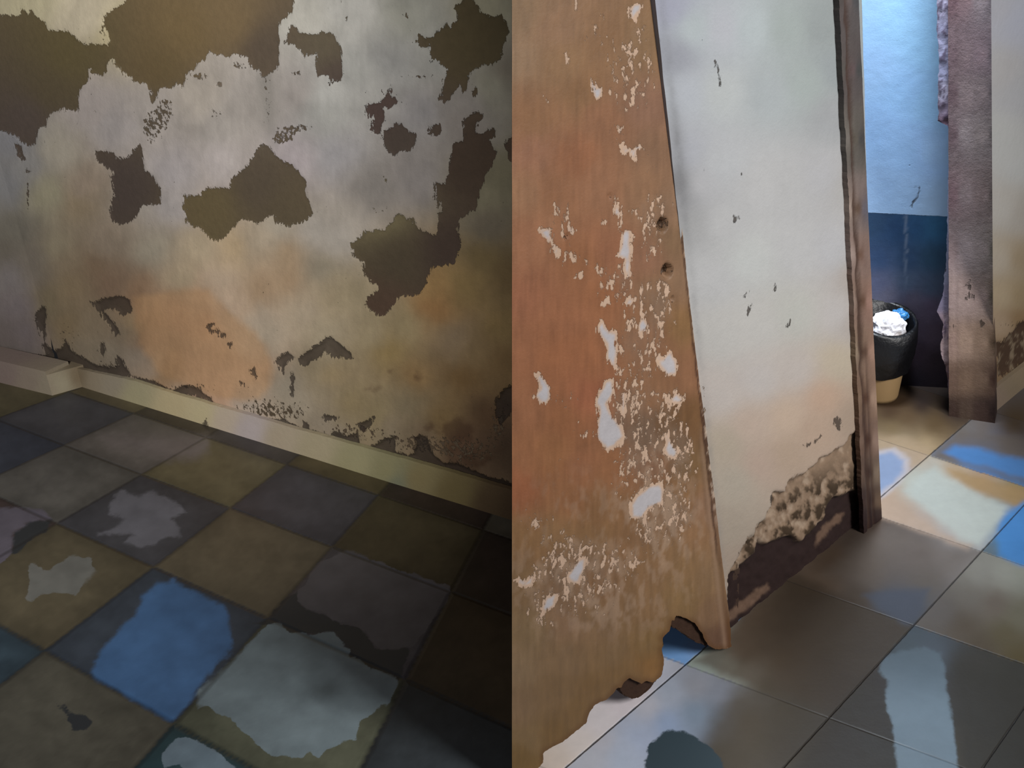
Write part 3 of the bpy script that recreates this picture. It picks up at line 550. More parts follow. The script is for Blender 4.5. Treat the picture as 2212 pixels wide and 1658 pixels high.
DOOR_FL = [
 [(1287,705),(1300,690),(1318,712),(1332,718),(1335,760),(1330,785),(1340,800),(1320,792),(1308,775),(1308,745),(1298,730)],
 [(1305,822),(1325,815),(1328,850),(1312,872),(1322,890),(1342,920),(1350,942),(1330,965),(1312,976),(1300,960),(1288,945),(1287,925),(1292,890),(1285,870),(1295,845)],
 [(1340,505),(1350,490),(1362,500),(1366,540),(1362,580),(1366,620),(1354,600),(1345,580),(1348,560),(1330,553),(1340,530)],
 [(1327,425),(1335,440),(1342,455),(1345,480),(1340,500),(1338,470),(1326,462)],
 [(1160,495),(1190,490),(1192,515),(1212,545),(1204,556),(1190,530),(1172,510)], [(1216,478),(1228,485),(1245,500),(1236,510),(1226,500)],
 [(1430,775),(1436,768),(1450,755),(1464,778),(1466,808),(1440,812),(1428,798),(1415,770),(1425,762)], [(1375,700),(1390,678),(1402,700),(1400,718),(1388,716),(1386,732),(1378,722)],
 [(1155,806),(1175,812),(1190,838),(1188,862),(1178,875),(1160,865),(1152,852),(1165,838)],
 [(1360,1090),(1372,1068),(1400,1048),(1428,1044),(1436,1060),(1432,1090),(1400,1100),(1388,1122),(1362,1118)],
 [(1430,930),(1444,940),(1452,955),(1466,972),(1462,990),(1440,988),(1432,972),(1438,955)],
 [(1274,190),(1276,165),(1284,172),(1290,186),(1302,190),(1300,208),(1292,220),(1282,212)],
 [(1337,312),(1346,308),(1352,318),(1368,322),(1380,310),(1391,320),(1376,330),(1376,345),(1366,345),(1358,330),(1354,342)],
 [(1435,852),(1445,862),(1462,845),(1478,860),(1470,872),(1450,870),(1440,874)], [(1332,285),(1334,270),(1346,274),(1344,290),(1336,296)],
 [(1222,1240),(1250,1206),(1264,1200),(1266,1230),(1252,1256),(1240,1262),(1226,1255)], [(1165,1318),(1178,1286),(1208,1280),(1198,1308),(1180,1322)],
 [(1356,25),(1366,8),(1388,5),(1386,20),(1372,38),(1362,45)], [(1358,90),(1368,100),(1362,122),(1358,110)], [(1240,0),(1248,-4),(1252,22),(1244,20)],[(1296,14),(1304,38),(1298,40)],
 [(1220,112),(1228,110),(1226,140),(1222,138)], [(1174,202),(1182,212),(1188,232),(1180,222)], [(1255,940),(1270,930),(1262,950)], [(1340,845),(1352,850),(1352,905),(1340,890)], [(1362,860),(1370,855),(1366,908),(1362,900)],
 [(1300,660),(1312,640),(1316,655)], [(1404,530),(1412,545),(1420,556),(1412,540)], [(1110,1255),(1122,1245),(1136,1252),(1154,1238),(1152,1262),(1130,1268)],
 [(1345,655),(1360,640),(1372,648),(1364,662)],[(1390,800),(1400,790),(1402,802)],[(1300,470),(1312,480),(1298,492)],[(1256,600),(1262,572),(1254,588),(1240,600)],
]
DOOR_SP = [(1350,560,22,80,.44),(1400,470,50,40,.45),(1410,540,40,50,.42),(1370,630,60,40,.42),(1430,640,26,60,.42),(1360,730,50,50,.50),(1420,700,50,60,.50),(1390,790,60,50,.50),(1330,860,40,50,.44),(1380,870,60,40,.46),(1460,860,30,30,.5),(1380,960,50,50,.52),(1340,930,30,40,.46),(1470,960,26,50,.48),(1480,1010,40,50,.45),(1370,1010,60,30,.48),(1420,1090,60,60,.52),(1470,1110,40,50,.50),(1410,1160,60,60,.46),(1330,1060,60,30,.40),(1230,1000,50,40,.38),(1150,1110,60,50,.40),(1230,1180,80,60,.44),(1180,1260,70,60,.47),(1270,1230,80,60,.44),(1340,1230,60,40,.40),(1160,1340,60,50,.38),(1290,1320,80,50,.34),(1270,60,60,60,.34),(1380,60,30,60,.42),(1330,130,60,70,.38),(1340,220,60,50,.40),(1400,170,40,70,.36),(1330,300,40,40,.38),(1400,350,50,50,.42),(1420,430,50,30,.44),(1210,450,50,50,.42),(1200,520,40,50,.42),(1250,560,40,40,.38),(1300,600,30,60,.40),(1180,640,90,60,.28),(1180,760,80,60,.26),(1220,860,60,40,.42),(1240,920,40,30,.38),(1430,930,60,60,.48)]
A_DOOR = [(1120,20,(140,112,84)),(1200,60,(146,112,84)),(1300,100,(134,100,70)),(1400,100,(134,104,74)),(1120,120,(152,122,94)),(1220,140,(144,110,78)),(1150,260,(146,106,74)),(1260,200,(138,102,70)),(1300,260,(142,100,72)),(1400,230,(138,102,80)),(1420,330,(130,98,74)),(1150,330,(152,108,82)),(1250,340,(146,98,68)),(1120,420,(152,112,82)),(1200,420,(146,102,72)),(1300,400,(146,104,76)),(1400,420,(142,106,78)),(1450,440,(136,106,82)),(1130,520,(156,108,78)),(1260,560,(146,98,66)),(1320,540,(146,98,70)),(1400,560,(140,100,76)),(1460,520,(126,98,72)),(1460,600,(128,100,76)),(1120,640,(152,100,72)),(1220,680,(148,98,68)),(1300,640,(148,98,66)),(1420,620,(132,100,74)),(1480,700,(128,96,62)),(1120,760,(150,100,70)),(1200,780,(150,98,66)),(1260,760,(150,98,66)),(1400,740,(138,98,70)),(1490,800,(138,98,70)),(1120,880,(148,100,70)),(1220,900,(142,94,62)),(1270,860,(150,94,66)),(1400,860,(138,100,72)),(1480,900,(112,80,50)),(1390,930,(110,82,60)),(1450,920,(108,80,54)),(1120,980,(148,100,68)),(1200,980,(144,98,64)),(1260,1000,(146,98,68)),(1330,1000,(144,98,66)),(1410,1000,(130,94,70)),(1500,1000,(118,90,60)),(1120,1060,(146,92,62)),(1220,1080,(142,98,66)),(1300,1100,(134,98,66)),(1480,1060,(130,96,64)),(1530,1100,(136,104,80)),(1120,1160,(136,102,68)),(1200,1160,(132,100,68)),(1280,1160,(130,98,66)),(1350,1180,(132,98,68)),(1500,1160,(138,104,74)),(1120,1260,(126,98,68)),(1220,1280,(128,98,72)),(1300,1260,(126,92,62)),(1400,1240,(134,102,72)),(1480,1220,(134,104,72)),(1540,1240,(132,104,76)),(1140,1360,(128,104,74)),(1220,1340,(136,106,80)),(1300,1340,(130,102,74)),(1380,1300,(130,100,70)),(1480,1290,(130,102,68)),(1545,1320,(122,94,70)),(1555,1380,(96,70,54)),(1120,1440,(132,108,80)),(1220,1430,(126,100,72)),(1320,1420,(122,96,66)),(1400,1400,(126,98,62)),(1410,1440,(128,92,50)),(1120,1520,(126,100,72)),(1200,1500,(120,94,64)),(1280,1490,(118,90,56)),(1340,1460,(116,88,54)),(1250,1540,(116,88,52)),(1140,1600,(120,96,64)),(1200,1590,(114,86,48)),(1130,1640,(112,86,46))]
DP = Plane((1580, 1403), (1130, 1690), off=0.0)
def fields_door(px, u, z):
    x, y = px[:, 0], px[:, 1]
    q = np.stack([x + 7 * fbm(x / 16, y / 22, 4), y + 9 * fbm(x / 16 + 40, y / 22, 4)], -1)
    ca = shepard(np.stack([x + 26 * fbm(x / 40, y / 60, 3), y + 30 * fbm(x / 40 + 9, y / 60, 3)], -1), A_DOOR, 22) * 1.0
    # worn bare wood showing between the flakes
    sp = blobs(px, DOOR_SP); wear = sstep(0.40, 0.9, sp + 0.5 * fbm(x / 18, y / 30, 4))
    ca = mixc(ca, lin((128, 108, 92)), 0.45 * wear)
    mot = blobs(px, [(1440,1150,90,110,.8),(1230,1240,140,90,.7),(1300,1320,160,60,.5),(1400,1080,60,60,.6),(1250,1080,120,60,.35),(1430,1000,60,60,.4)])
    mn_ = fbm(x / 14, y / 26, 5); ca = mixc(ca, lin((164, 138, 116)), np.clip(0.75 * sstep(-0.02, 0.22, mn_ + 0.10 * mot) * np.minimum(mot, 1), 0, 0.7))
    ca = ca * (1 + 0.35 * fbm(x / 7, y / 60, 4) + 0.2 * fbm(x / 40, y / 40, 3))[:, None]
    cb = np.broadcast_to(lin((196, 166, 142)), ca.shape).copy()
    big = sdfs(q, DOOR_FL); cb = mixc(cb, lin((186, 181, 183)), sstep(3, 9, big))
    sa = big / 10
    sp = np.clip(sp + 0.10 * sstep(0.15, 0.4, sp), 0, 0.60) * 0.66 + 0.06
    sp = np.where(x < 1160, np.minimum(sp, 0.42), sp)
    # stile line by the edge
    ex = 1424 + (y - 0) * 0.113 - x
    rel = 0.0006 * fbm(x / 60, y / 120, 4)
    gr = np.exp(-((ex - 24) / 3.0) ** 2) * sstep(900, 1000, y); rel = rel - 0.002 * gr
    ca = mixc(ca, lin((150, 122, 100)), 0.5 * np.exp(-((ex - 16) / 5.0) ** 2) * sstep(900, 1000, y))
    ca = mixc(ca, lin((84, 56, 40)), 0.6 * np.exp(-((ex - 5) / 5.0) ** 2) * sstep(760, 900, y) * (0.7 + fbm(x / 8, y / 40)))
    nd = fbm(x / 5, y / 14, 4); band = sstep(430, 520, y) * sstep(1180, 1000, y)
    ca = mixc(ca, lin((196, 176, 158)), 0.9 * sstep(9, 5, ex) * sstep(-0.04, 0.08, nd) * band)
    ca = mixc(ca, lin((58, 36, 28)), 0.85 * np.exp(-((ex - 10 - 6 * nd) / 2.2) ** 2) * sstep(150, 300, y) * sstep(1250, 1150, y))
    ca = mixc(ca, lin((60, 48, 44)), 0.8 * sstep(8, 3, ex) * sstep(0.04, -0.08, nd) * band)
    # holes left by the lock
    sb = np.full(len(x), -3.0)
    for hx, hy, rx, ry, dp in ((1431,485,11,15,.016),(1441,585,12,15,.016),(1452,646,4,5,.004),(1223,510,5,4,.003),(1318,424,4,4,.003)):
        r = np.hypot((x - hx) / rx, (y - hy) / ry); rel = rel - dp * sstep(1.05, 0.8, r)
        sb = np.maximum(sb, (1 - r) * rx / 10.0 - 0.15)
    # torn edge at the foot goes dark brown
    dk = sdf(px, DOOR_OUT, 400); foot = sstep(1320, 1345, y) * sstep(14, 0, dk) * (x > 1165)
    ca = mixc(ca, lin((92, 60, 28)), 0.6 * foot)
    return dict(ca=ca, cb=cb, sa=np.clip(sa, -3, 3), sp=sp, sb=np.clip(sb, -3, 3)), rel
def door_out(px):
    d = sdf(px, DOOR_OUT, 500); x, y = px[:, 0], px[:, 1]
    j = 4.0 * fbm(x / 9, y / 9, 4) * sstep(1300, 1340, y) * (x > 1112) + 2.2 * fbm(x / 9, y / 16, 4) * (x > 1300) * (y < 1300)
    return d + j
da = DP.at(np.array([(1580, 1403), (1106, 1706), (1106, 0), (1424, 0)], float))
print('door', da)
d_us = axis((-0.03, da[1, 0] + 0.03), 0.0028); d_zs = axis((0, max(da[2:, 1]) + .05), 0.0032, (1.5, 1.7, 1.9))
# u runs from the hinge edge; the leaf leans, so widen the range
d_us = axis((min(da[:, 0]) - 0.03, max(da[:, 0]) + 0.03), 0.0028)
droot = bpy.data.objects.new('door_1', None); COL.objects.link(droot); droot.location = tuple(DP.p3(0.2, 0.0).ravel()[:3])
bpy.context.view_layer.update()
def under(root, o):
    o.parent = root; o.matrix_parent_inverse = root.matrix_world.inverted()
structure(droot, 'brown painted wooden door with flaking paint and a rotted bottom edge')
_r = ray(np.array([1106.0, 829.0])); door_back = np.array([_r[0] + 0.02, _r[1], 0]) / np.hypot(_r[0], _r[1])
leaf = sheet('door_leaf', DP, d_us, d_zs, fields_door, M_DOOR, outline=door_out, thick=0.035, back=door_back); under(droot, leaf)

M_ROT = plain('rotten_wood', (62, 44, 34), 0.85, 0.6, 60, 0.15, 0.004)
def chunk(name, root, poly, pl, off, thick, mat, nz=0.012):
    """a thick broken piece with the given outline, standing in a plane"""
    bm = bmesh.new(); P = pl.at(np.array(poly, float)); rr = random.Random(len(poly))
    pts = []
    for i in range(len(P)):
        a0 = P[i]; b0 = P[(i + 1) % len(P)]
        for k in range(4): pts.append(a0 + (b0 - a0) * k / 4 + np.array([rr.uniform(-1, 1), rr.uniform(-1, 1)]) * 0.0012)
    f = [bm.verts.new(pl.p3(p[0], max(p[1], 0.001), off).ravel()) for p in pts]
    b = [bm.verts.new(pl.p3(p[0], max(p[1], 0.001), off - thick).ravel()) for p in pts]
    bm.faces.new(f); bm.faces.new(b[::-1]); n = len(f)
    for i in range(n): bm.faces.new([f[i], b[i], b[(i + 1) % n], f[(i + 1) % n]])
    bmesh.ops.triangulate(bm, faces=bm.faces[:]); bmesh.ops.subdivide_edges(bm, edges=bm.edges[:], cuts=1)
    for v in bm.verts: v.co += Vector([rr.uniform(-1, 1) * nz * 0.1 for _ in range(3)])
    bmesh.ops.recalc_face_normals(bm, faces=bm.faces)
    me = bpy.data.meshes.new(name); bm.to_mesh(me); bm.free(); o = link(name, me, mat); under(root, o); return o
# rotted inner rail hanging under the leaf
r1 = chunk('rotten_rail', droot, [(1335,1470),(1342,1482),(1346,1497),(1358,1508),(1372,1513),(1386,1512),(1402,1500),(1416,1484),(1426,1470),(1430,1458),(1420,1440),(1380,1440)], DP, -0.008, 0.018, M_ROT)
r2 = chunk('rotten_rail', droot, [(1448,1325),(1450,1350),(1462,1360),(1476,1364),(1490,1378),(1506,1388),(1520,1394),(1534,1400),(1540,1380),(1520,1340),(1490,1320)], DP, -0.008, 0.018, M_ROT)

# ------------------------------------------------------------------ cream wall beside the door
CP = Plane((1580, 1398), (1905, 1124), off=-0.014)
A_CR = [(1450,20,(160,162,176)),(1500,60,(172,180,182)),(1560,60,(176,178,184)),(1620,60,(170,178,180)),(1700,60,(152,160,158)),(1780,60,(140,146,146)),(1810,150,(140,146,148)),(1460,120,(150,152,160)),(1480,200,(172,176,182)),(1560,200,(176,180,180)),(1660,200,(160,166,168)),(1740,180,(152,160,158)),(1800,250,(148,150,152)),(1480,330,(166,168,174)),(1458,400,(128,128,130)),(1480,430,(150,150,152)),(1510,400,(172,172,174)),(1500,480,(158,158,158)),(1560,350,(174,176,178)),(1560,480,(174,174,174)),(1640,400,(174,174,174)),(1700,400,(168,168,168)),(1780,380,(164,164,166)),(1830,400,(160,158,156)),(1540,600,(176,176,176)),(1620,560,(178,180,178)),(1720,540,(172,172,172)),(1800,540,(168,168,170)),(1560,720,(178,176,172)),(1640,700,(178,176,172)),(1720,680,(172,172,166)),(1810,680,(174,170,168)),(1560,850,(180,172,166)),(1640,820,(178,172,168)),(1720,800,(176,168,162)),(1810,780,(174,162,144)),(1780,860,(176,150,130)),(1700,900,(180,160,142)),(1620,920,(178,160,146)),(1570,960,(168,156,140)),(1590,1040,(168,158,144)),(1640,1000,(172,152,138)),(1700,980,(168,148,130)),(1760,930,(170,148,130)),(1580,1150,(160,148,134)),(1600,1200,(158,142,128)),(1840,900,(158,140,124)),(1840,700,(162,154,148)),(1850,600,(160,152,146))]
ROUGH = [(1880,925),(1848,930),(1838,945),(1815,965),(1795,978),(1775,990),(1752,1012),(1742,1025),(1722,1030),(1700,1042),(1702,1060),(1672,1062),(1668,1090),(1655,1120),(1640,1130),(1620,1165),(1600,1195),(1585,1225),(1575,1245),(1560,1420),(1900,1300)]
SOOT = [(1885,1055),(1862,1066),(1850,1062),(1834,1072),(1812,1078),(1800,1092),(1792,1112),(1785,1128),(1770,1140),(1758,1158),(1742,1172),(1715,1158),(1690,1166),(1668,1178),(1650,1172),(1640,1195),(1618,1222),(1600,1234),(1585,1245),(1580,1255),(1570,1420),(1640,1400),(1700,1330),(1760,1280),(1820,1220),(1900,1160)]
TAN = [[(1590,1342),(1612,1310),(1650,1285),(1676,1268),(1682,1285),(1650,1312),(1612,1340),(1592,1352)],[(1782,1160),(1798,1140),(1826,1120),(1842,1112),(1838,1130),(1812,1150),(1795,1175),(1782,1190)]]
CR_DK = [[(1802,904),(1810,900),(1817,912),(1812,928),(1803,924)],[(1663,1075),(1670,1066),(1672,1082),(1666,1105),(1664,1090)]]
def fields_cream(px, u, z):
    x, y = px[:, 0], px[:, 1]
    q = np.stack([x + 14 * fbm(x / 16, y / 16, 5), y + 14 * fbm(x / 16 + 40, y / 16, 5)], -1)
    ca = shepard(px, A_CR, 24) * 1.0
    n = fbm(x / 12, y / 18, 5)
    cb = mixc(np.broadcast_to(lin((134, 112, 92)), ca.shape).copy(), lin((62, 48, 34)), sstep(-0.02, 0.12, n) * sstep(1000, 1080, y + 0.3 * (x - 1750)))
    cb = mixc(cb, lin((168, 148, 128)), sstep(-0.05, -0.25, n) * 0.7)
    so = sdf(q, SOOT); cb = mixc(cb, lin((42, 28, 26)), sstep(-6, 8, so))
    for t in TAN: cb = mixc(cb, lin((112, 88, 72)), sstep(-3, 5, sdf(q, t)) * 0.8)
    sa = sdf(q, ROUGH) / 10
    sb = sdfs(q, CR_DK) / 10
    for pts, wd_ in [([(1545,133),(1552,160),(1554,180)], 1.8), ([(1521,84),(1524,94)], 2), ([(1738,962),(1760,955),(1776,942)], 1.6), ([(1596,470),(1584,468)], 3), ([(1586,476),(1590,474)], 4), ([(1610,640),(1622,622)], 1.8), ([(1614,680),(1624,660)], 2.0), ([(1520,366),(1521,368)], 2.5), ([(1603,377),(1604,379)], 2.8), ([(1700,705),(1708,690)], 1.6), ([(1672,625),(1674,612)],1.6)]:
        sb = np.maximum(sb, (wd_ - 0.6 - line_d(q * .3 + px * .7, pts)) / 10.0)
    # grey rub along the hinge side
    ex = x - (1430 + y * 0.107)
    ca = mixc(ca, lin((120, 120, 122)), 0.45 * np.exp(-(ex / 18.0) ** 2) * sstep(520, 380, y) * sstep(150, 330, y) + 0.5 * np.exp(-(ex / 8.0) ** 2) * (0.4 + n))
    sp = blobs(px, [(1500,1230,40,60,.2),(1462,480,8,160,.42),(1520,900,8,200,.44),(1640,640,60,50,.12)])
    sp = np.where(sa > -3, sp, sp)
    rel = -0.009 * sstep(-0.4, 0.9, sa) - 0.012 * sstep(-5, 10, so) * (1 - 0) + 0.0016 * fbm(x / 60, y / 60, 4) + sstep(-0.2, 0.6, sa) * 0.008 * n
    return dict(ca=ca, cb=cb, sa=np.clip(sa, -3, 3), sp=sp, sb=np.clip(sb, -3, 3)), rel
def lx(y): return 1812 + y * 0.046          # left side of the door frame board
CR_OUT = [(1340,-900),(1420,0),(1572,1400),(1572,1420),(1592,1390),(1900,1120),(1890,1100),(1858,500),(1840,0),(1812,-900)]
ca_ = CP.at(np.array([(1572, 1400), (1900, 1124), (1425, 0), (1850, 0)], float)); print('cream', ca_)
cus = axis((min(ca_[:, 0]) - .03, max(ca_[:, 0]) + .02), 0.0042); czs = axis((0, max(ca_[:, 1]) + .04), 0.0042, (1.5, 1.8, 2.2, 2.6))
structure(sheet('wall_right', CP, cus, czs, fields_cream, M_CREAM, outline=lambda px: np.minimum((px[:, 0] - (1415 + px[:, 1] * 0.107) + 0), 1862 + px[:, 1] * 0.026 - px[:, 0]), thick=0.10))

# ------------------------------------------------------------------ frame board of the doorway
def board_fields(anch, bark=None, E=1.0):
    def f(px, u, z):
        x, y = px[:, 0], px[:, 1]; n = fbm(x / 6, y / 50, 5)
        ca = shepard(px, anch, 6, 2.2) / E
        rel = 0.0015 * n
        if bark is not None:
            m = bark(x, y, n); ca = mixc(ca, lin((62, 44, 36)), m); rel = rel - 0.004 * m
        return dict(ca=ca, cb=ca * 1.5, sa=np.full(len(x), -3.0), sp=0.20 + 0 * x, sb=np.full(len(x), -3.0)), rel
    return f
A_JB = []
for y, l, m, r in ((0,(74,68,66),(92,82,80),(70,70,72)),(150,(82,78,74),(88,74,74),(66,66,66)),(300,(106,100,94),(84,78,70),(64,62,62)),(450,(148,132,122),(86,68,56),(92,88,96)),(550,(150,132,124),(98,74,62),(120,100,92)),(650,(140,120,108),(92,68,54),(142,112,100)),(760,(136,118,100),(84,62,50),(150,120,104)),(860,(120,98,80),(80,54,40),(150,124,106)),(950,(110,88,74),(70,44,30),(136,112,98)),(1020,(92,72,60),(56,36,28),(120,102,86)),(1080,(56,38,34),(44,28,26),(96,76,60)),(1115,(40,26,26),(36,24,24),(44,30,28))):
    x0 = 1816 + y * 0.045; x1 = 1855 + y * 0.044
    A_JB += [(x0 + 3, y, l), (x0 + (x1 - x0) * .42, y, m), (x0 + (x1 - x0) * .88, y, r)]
def jb_bark(x, y, n):
    x1 = 1855 + y * 0.044; x0 = 1816 + y * 0.045; t = (x - x0) / (x1 - x0)
    return np.clip(np.exp(-((t - 0.28 - 0.25 * n) / 0.09) ** 2) * 0.9 * sstep(0, 300, y + 200) + np.exp(-((t - 0.55) / 0.06) ** 2) * 0.6 * sstep(700, 850, y), 0, 0.85)
def jb_out(px):
    x, y = px[:, 0], px[:, 1]; j = 5 * fbm(x / 10, y / 26, 4)
    return np.minimum(x - (1813 + y * 0.0465 + np.where(y > 700, 0, 0)) + j, 1855 + y * 0.0445 - x)
ja = CP.at(np.array([(1800, 0), (1864, 0), (1908, 1118)], float))
jus = axis((min(ja[:, 0]) - .03, max(ja[:, 0]) + .02), 0.003); jzs = axis((0, max(ja[:, 1]) + .05), 0.004, (1.5, 1.8, 2.1))
jr = structure(sheet('trim_1', CP, jus, jzs, board_fields(A_JB, jb_bark), M_WOOD, outline=jb_out, thick=0.010, off=0.010), 'brown splintered wooden frame board beside the cream wall')
foot_m = plain('frame_foot', (46, 32, 30), 0.9, 0.5, 60, .1, .004)

# ------------------------------------------------------------------ far side: post, plaster, wall, passage
BP = Plane((2046, 898), (2150, 914))
A_PO = []
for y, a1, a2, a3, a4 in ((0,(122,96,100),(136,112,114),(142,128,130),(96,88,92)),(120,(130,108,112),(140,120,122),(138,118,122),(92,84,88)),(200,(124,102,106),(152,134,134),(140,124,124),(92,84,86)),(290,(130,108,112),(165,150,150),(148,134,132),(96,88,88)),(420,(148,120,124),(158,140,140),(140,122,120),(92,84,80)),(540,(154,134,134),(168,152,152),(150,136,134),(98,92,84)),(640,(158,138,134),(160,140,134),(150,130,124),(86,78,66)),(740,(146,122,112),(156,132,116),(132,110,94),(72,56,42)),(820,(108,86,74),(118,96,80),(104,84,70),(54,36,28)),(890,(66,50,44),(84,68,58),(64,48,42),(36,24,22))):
    A_PO += [(2056, y, a1), (2085, y, a2), (2118, y, a3), (2132, y, a3), (2140, y, a4), (2147, y, a4)]  # right edge painted dark for the shaded gap beside the post
def po_out(px):
    x, y = px[:, 0], px[:, 1]; j = 2.0 * fbm(x / 12, y / 30, 4)
    return np.minimum(x - (2048 + y * 0.002) + j, 2147 + y * 0.002 - x)
def po_f(px, u, z):
    at, rel = board_fields(A_PO, None, 1.0)(px, u, z); x, y = px[:, 0], px[:, 1]
    q = np.stack([x + 6 * fbm(x / 12, y / 12, 4), y + 6 * fbm(x / 12 + 40, y / 12, 4)], -1)
    sb = np.full(len(x), -3.0)
    for hx, hy, r_ in ((2090,618,7),(2091,641,8),(2056,704,5),(2124,703,3)): sb = np.maximum(sb, (r_ - np.hypot(q[:, 0] - hx, q[:, 1] - hy)) / 16 - 0.08)
    at['sb'] = np.minimum(sb, 0.05); rel = rel - 0.0016 * np.exp(-((x - 2063 - y * .002) / 1.8) ** 2); return at, rel
pa = BP.at(np.array([(2040, 0), (2160, 0), (2152, 914), (2046, 898)], float)); print('post', pa)
structure(sheet('trim_2', BP, axis((min(pa[:, 0]) - .02, max(pa[:, 0]) + .03), 0.004), axis((0, max(pa[:, 1]) + .05), 0.005, (1.5, 1.9, 2.3)), po_f, M_WOOD, outline=po_out, thick=0.07), 'reddish worn wooden door post at the far side of the passage')
# broken plaster standing out at the post's left
A_PL = [(2035,0,(166,160,184)),(2035,80,(160,158,186)),(2035,150,(160,160,190)),(2035,200,(176,170,192)),(2035,240,(140,126,146)),(2035,262,(110,86,100)),(2035,300,(164,170,208)),(2035,400,(170,176,212)),(2035,470,(160,166,196)),(2035,530,(130,134,160)),(2035,580,(124,126,148)),(2035,650,(118,112,134)),(2035,700,(142,124,132)),(2035,760,(156,136,138)),(2040,800,(96,76,78)),(2045,860,(52,38,40))]
PL_L = [(-900,2024),(0,2024),(40,2026),(60,2024),(140,2028),(170,2026),(230,2027),(262,2027),(268,2040),(275,2050),(500,2046),(560,2044),(640,2036),(672,2023),(684,2030),(700,2038),(716,2034),(730,2038),(745,2030),(760,2032),(775,2036),(790,2042),(810,2046),(900,2052)]
def pl_out(px):
    x, y = px[:, 0], px[:, 1]; l = np.interp(y, [p[0] for p in PL_L], [p[1] for p in PL_L])
    return np.minimum(x - l + 5 * fbm(x / 9, y / 9, 4), 2062 - x)
def pl_f(px, u, z):
    x, y = px[:, 0], px[:, 1]; n = fbm(x / 8, y / 14, 5); ca = shepard(px, A_PL, 10); m = sstep(0.04, 0.16, n) * (sstep(290, 250, y) + sstep(670, 700, y))
    ca = mixc(ca, lin((84, 70, 90)), m * 0.8)
    return dict(ca=ca, cb=ca, sa=np.full(len(x), -3.0), sp=0 * x, sb=np.full(len(x), -3.0)), 0.006 * n * (sstep(290, 250, y) + sstep(670, 700, y))
structure(sheet('trim_3', BP, axis((pa[0, 0] - .09, pa[0, 0] + .14), 0.004), axis((0, max(pa[:, 1]) + .05), 0.004, (1.5, 1.9, 2.3)), pl_f, M_CREAM, outline=pl_out, thick=0.06, off=-0.012), 'broken plaster edge of the passage doorway')

# wall to the right of the post, with its skirting
RP = Plane((2146, 892), (2230, 822), off=0.0)
A_RW = [(2160,20,(150,150,156)),(2200,40,(150,152,162)),(2160,160,(152,150,150)),(2200,200,(150,150,152)),(2160,300,(158,158,156)),(2200,350,(160,160,158)),(2170,450,(160,156,150)),(2205,460,(150,144,136)),(2165,560,(158,148,134)),(2200,560,(140,124,100)),(2170,640,(156,140,116)),(2200,640,(138,120,92)),(2165,700,(148,128,106)),(2200,690,(124,100,70)),(2170,760,(128,104,78)),(2200,780,(96,76,54))]
RW_DK = [(2150,735),(2170,742),(2178,725),(2192,712),(2200,700),(2240,690),(2240,760),(2215,775),(2195,795),(2175,808),(2165,812),(2158,805),(2160,780),(2150,765)]
def rw_f(px, u, z):
    x, y = px[:, 0], px[:, 1]; q = np.stack([x + 12 * fbm(x / 14, y / 14, 5), y + 12 * fbm(x / 14 + 40, y / 14, 5)], -1)
    ca = shepard(px, A_RW, 20); n = fbm(x / 10, y / 12, 4)
    cb = mixc(np.broadcast_to(lin((66, 48, 34)), ca.shape).copy(), lin((120, 104, 84)), sstep(0.02, 0.2, n))
    sa = sdf(q, RW_DK) / 10
    return dict(ca=ca, cb=cb, sa=np.clip(sa, -3, 3), sp=blobs(px, [(2180,700,40,30,.4)]), sb=np.full(len(x), -3.0)), -0.006 * sstep(-.4, .8, sa)
ra = RP.at(np.array([(2146, 0), (2400, 0), (2146, 892), (2300, 765)], float)); print('rightwall', ra)
structure(sheet('wall_passage', RP, axis((-0.60, max(ra[:, 0]) + .3), 0.006), axis((0, max(ra[:, 1]) + .05), 0.006, (1.5, 1.9, 2.4)), rw_f, M_CREAM, outline=lambda px: px[:, 0] - (2141 + 0.006 * px[:, 1]), off=-0.012))
A_S2 = [(2160,860,(122,106,92)),(2190,840,(120,106,86)),(2210,820,(128,112,90)),(2240,800,(130,112,90))]
rb = RP.at(np.array([(2152, 838), (2230, 765)], float))
structure(sheet('baseboard_right', RP, axis((-0.02, max(ra[:, 0]) + .3), 0.006), axis((0, rb[0, 1]), 0.006), skirt_fields(A_S2, None), M_CREAM, thick=0.012))

# pale blue wall with its dark blue dado
BW = Plane((1800, 824), (2060, 838))
A_BW = [(1870,20,(158,196,240)),(1950,40,(155,198,238)),(2010,100,(152,196,238)),(1880,150,(156,192,234)),(1960,200,(150,190,234)),(2010,220,(152,194,240)),(1880,300,(148,184,226)),(1960,330,(148,184,224)),(2010,330,(160,194,236)),(1900,400,(146,178,216)),(1960,420,(150,182,218)),(2010,440,(160,190,222)),
 (1890,480,(36,58,84)),(1930,500,(32,56,86)),(1980,490,(36,66,98)),(2015,490,(44,84,116)),(1900,560,(38,58,88)),(1960,560,(40,62,90)),(2010,560,(40,66,88)),(1900,610,(66,72,96)),(1960,610,(64,78,98)),(2010,620,(58,72,92)),(1920,640,(80,80,96)),(1970,650,(78,72,86)),(2010,660,(76,66,84)),(1980,700,(66,56,70)),(2020,720,(64,54,66)),(1980,760,(44,34,44)),(2020,780,(40,32,38)),(1980,830,(28,24,32)),(2020,840,(34,28,34)),(1900,820,(30,24,30)),(1900,720,(50,44,56))]  # lower dado anchors: passage shade painted darker towards the floor
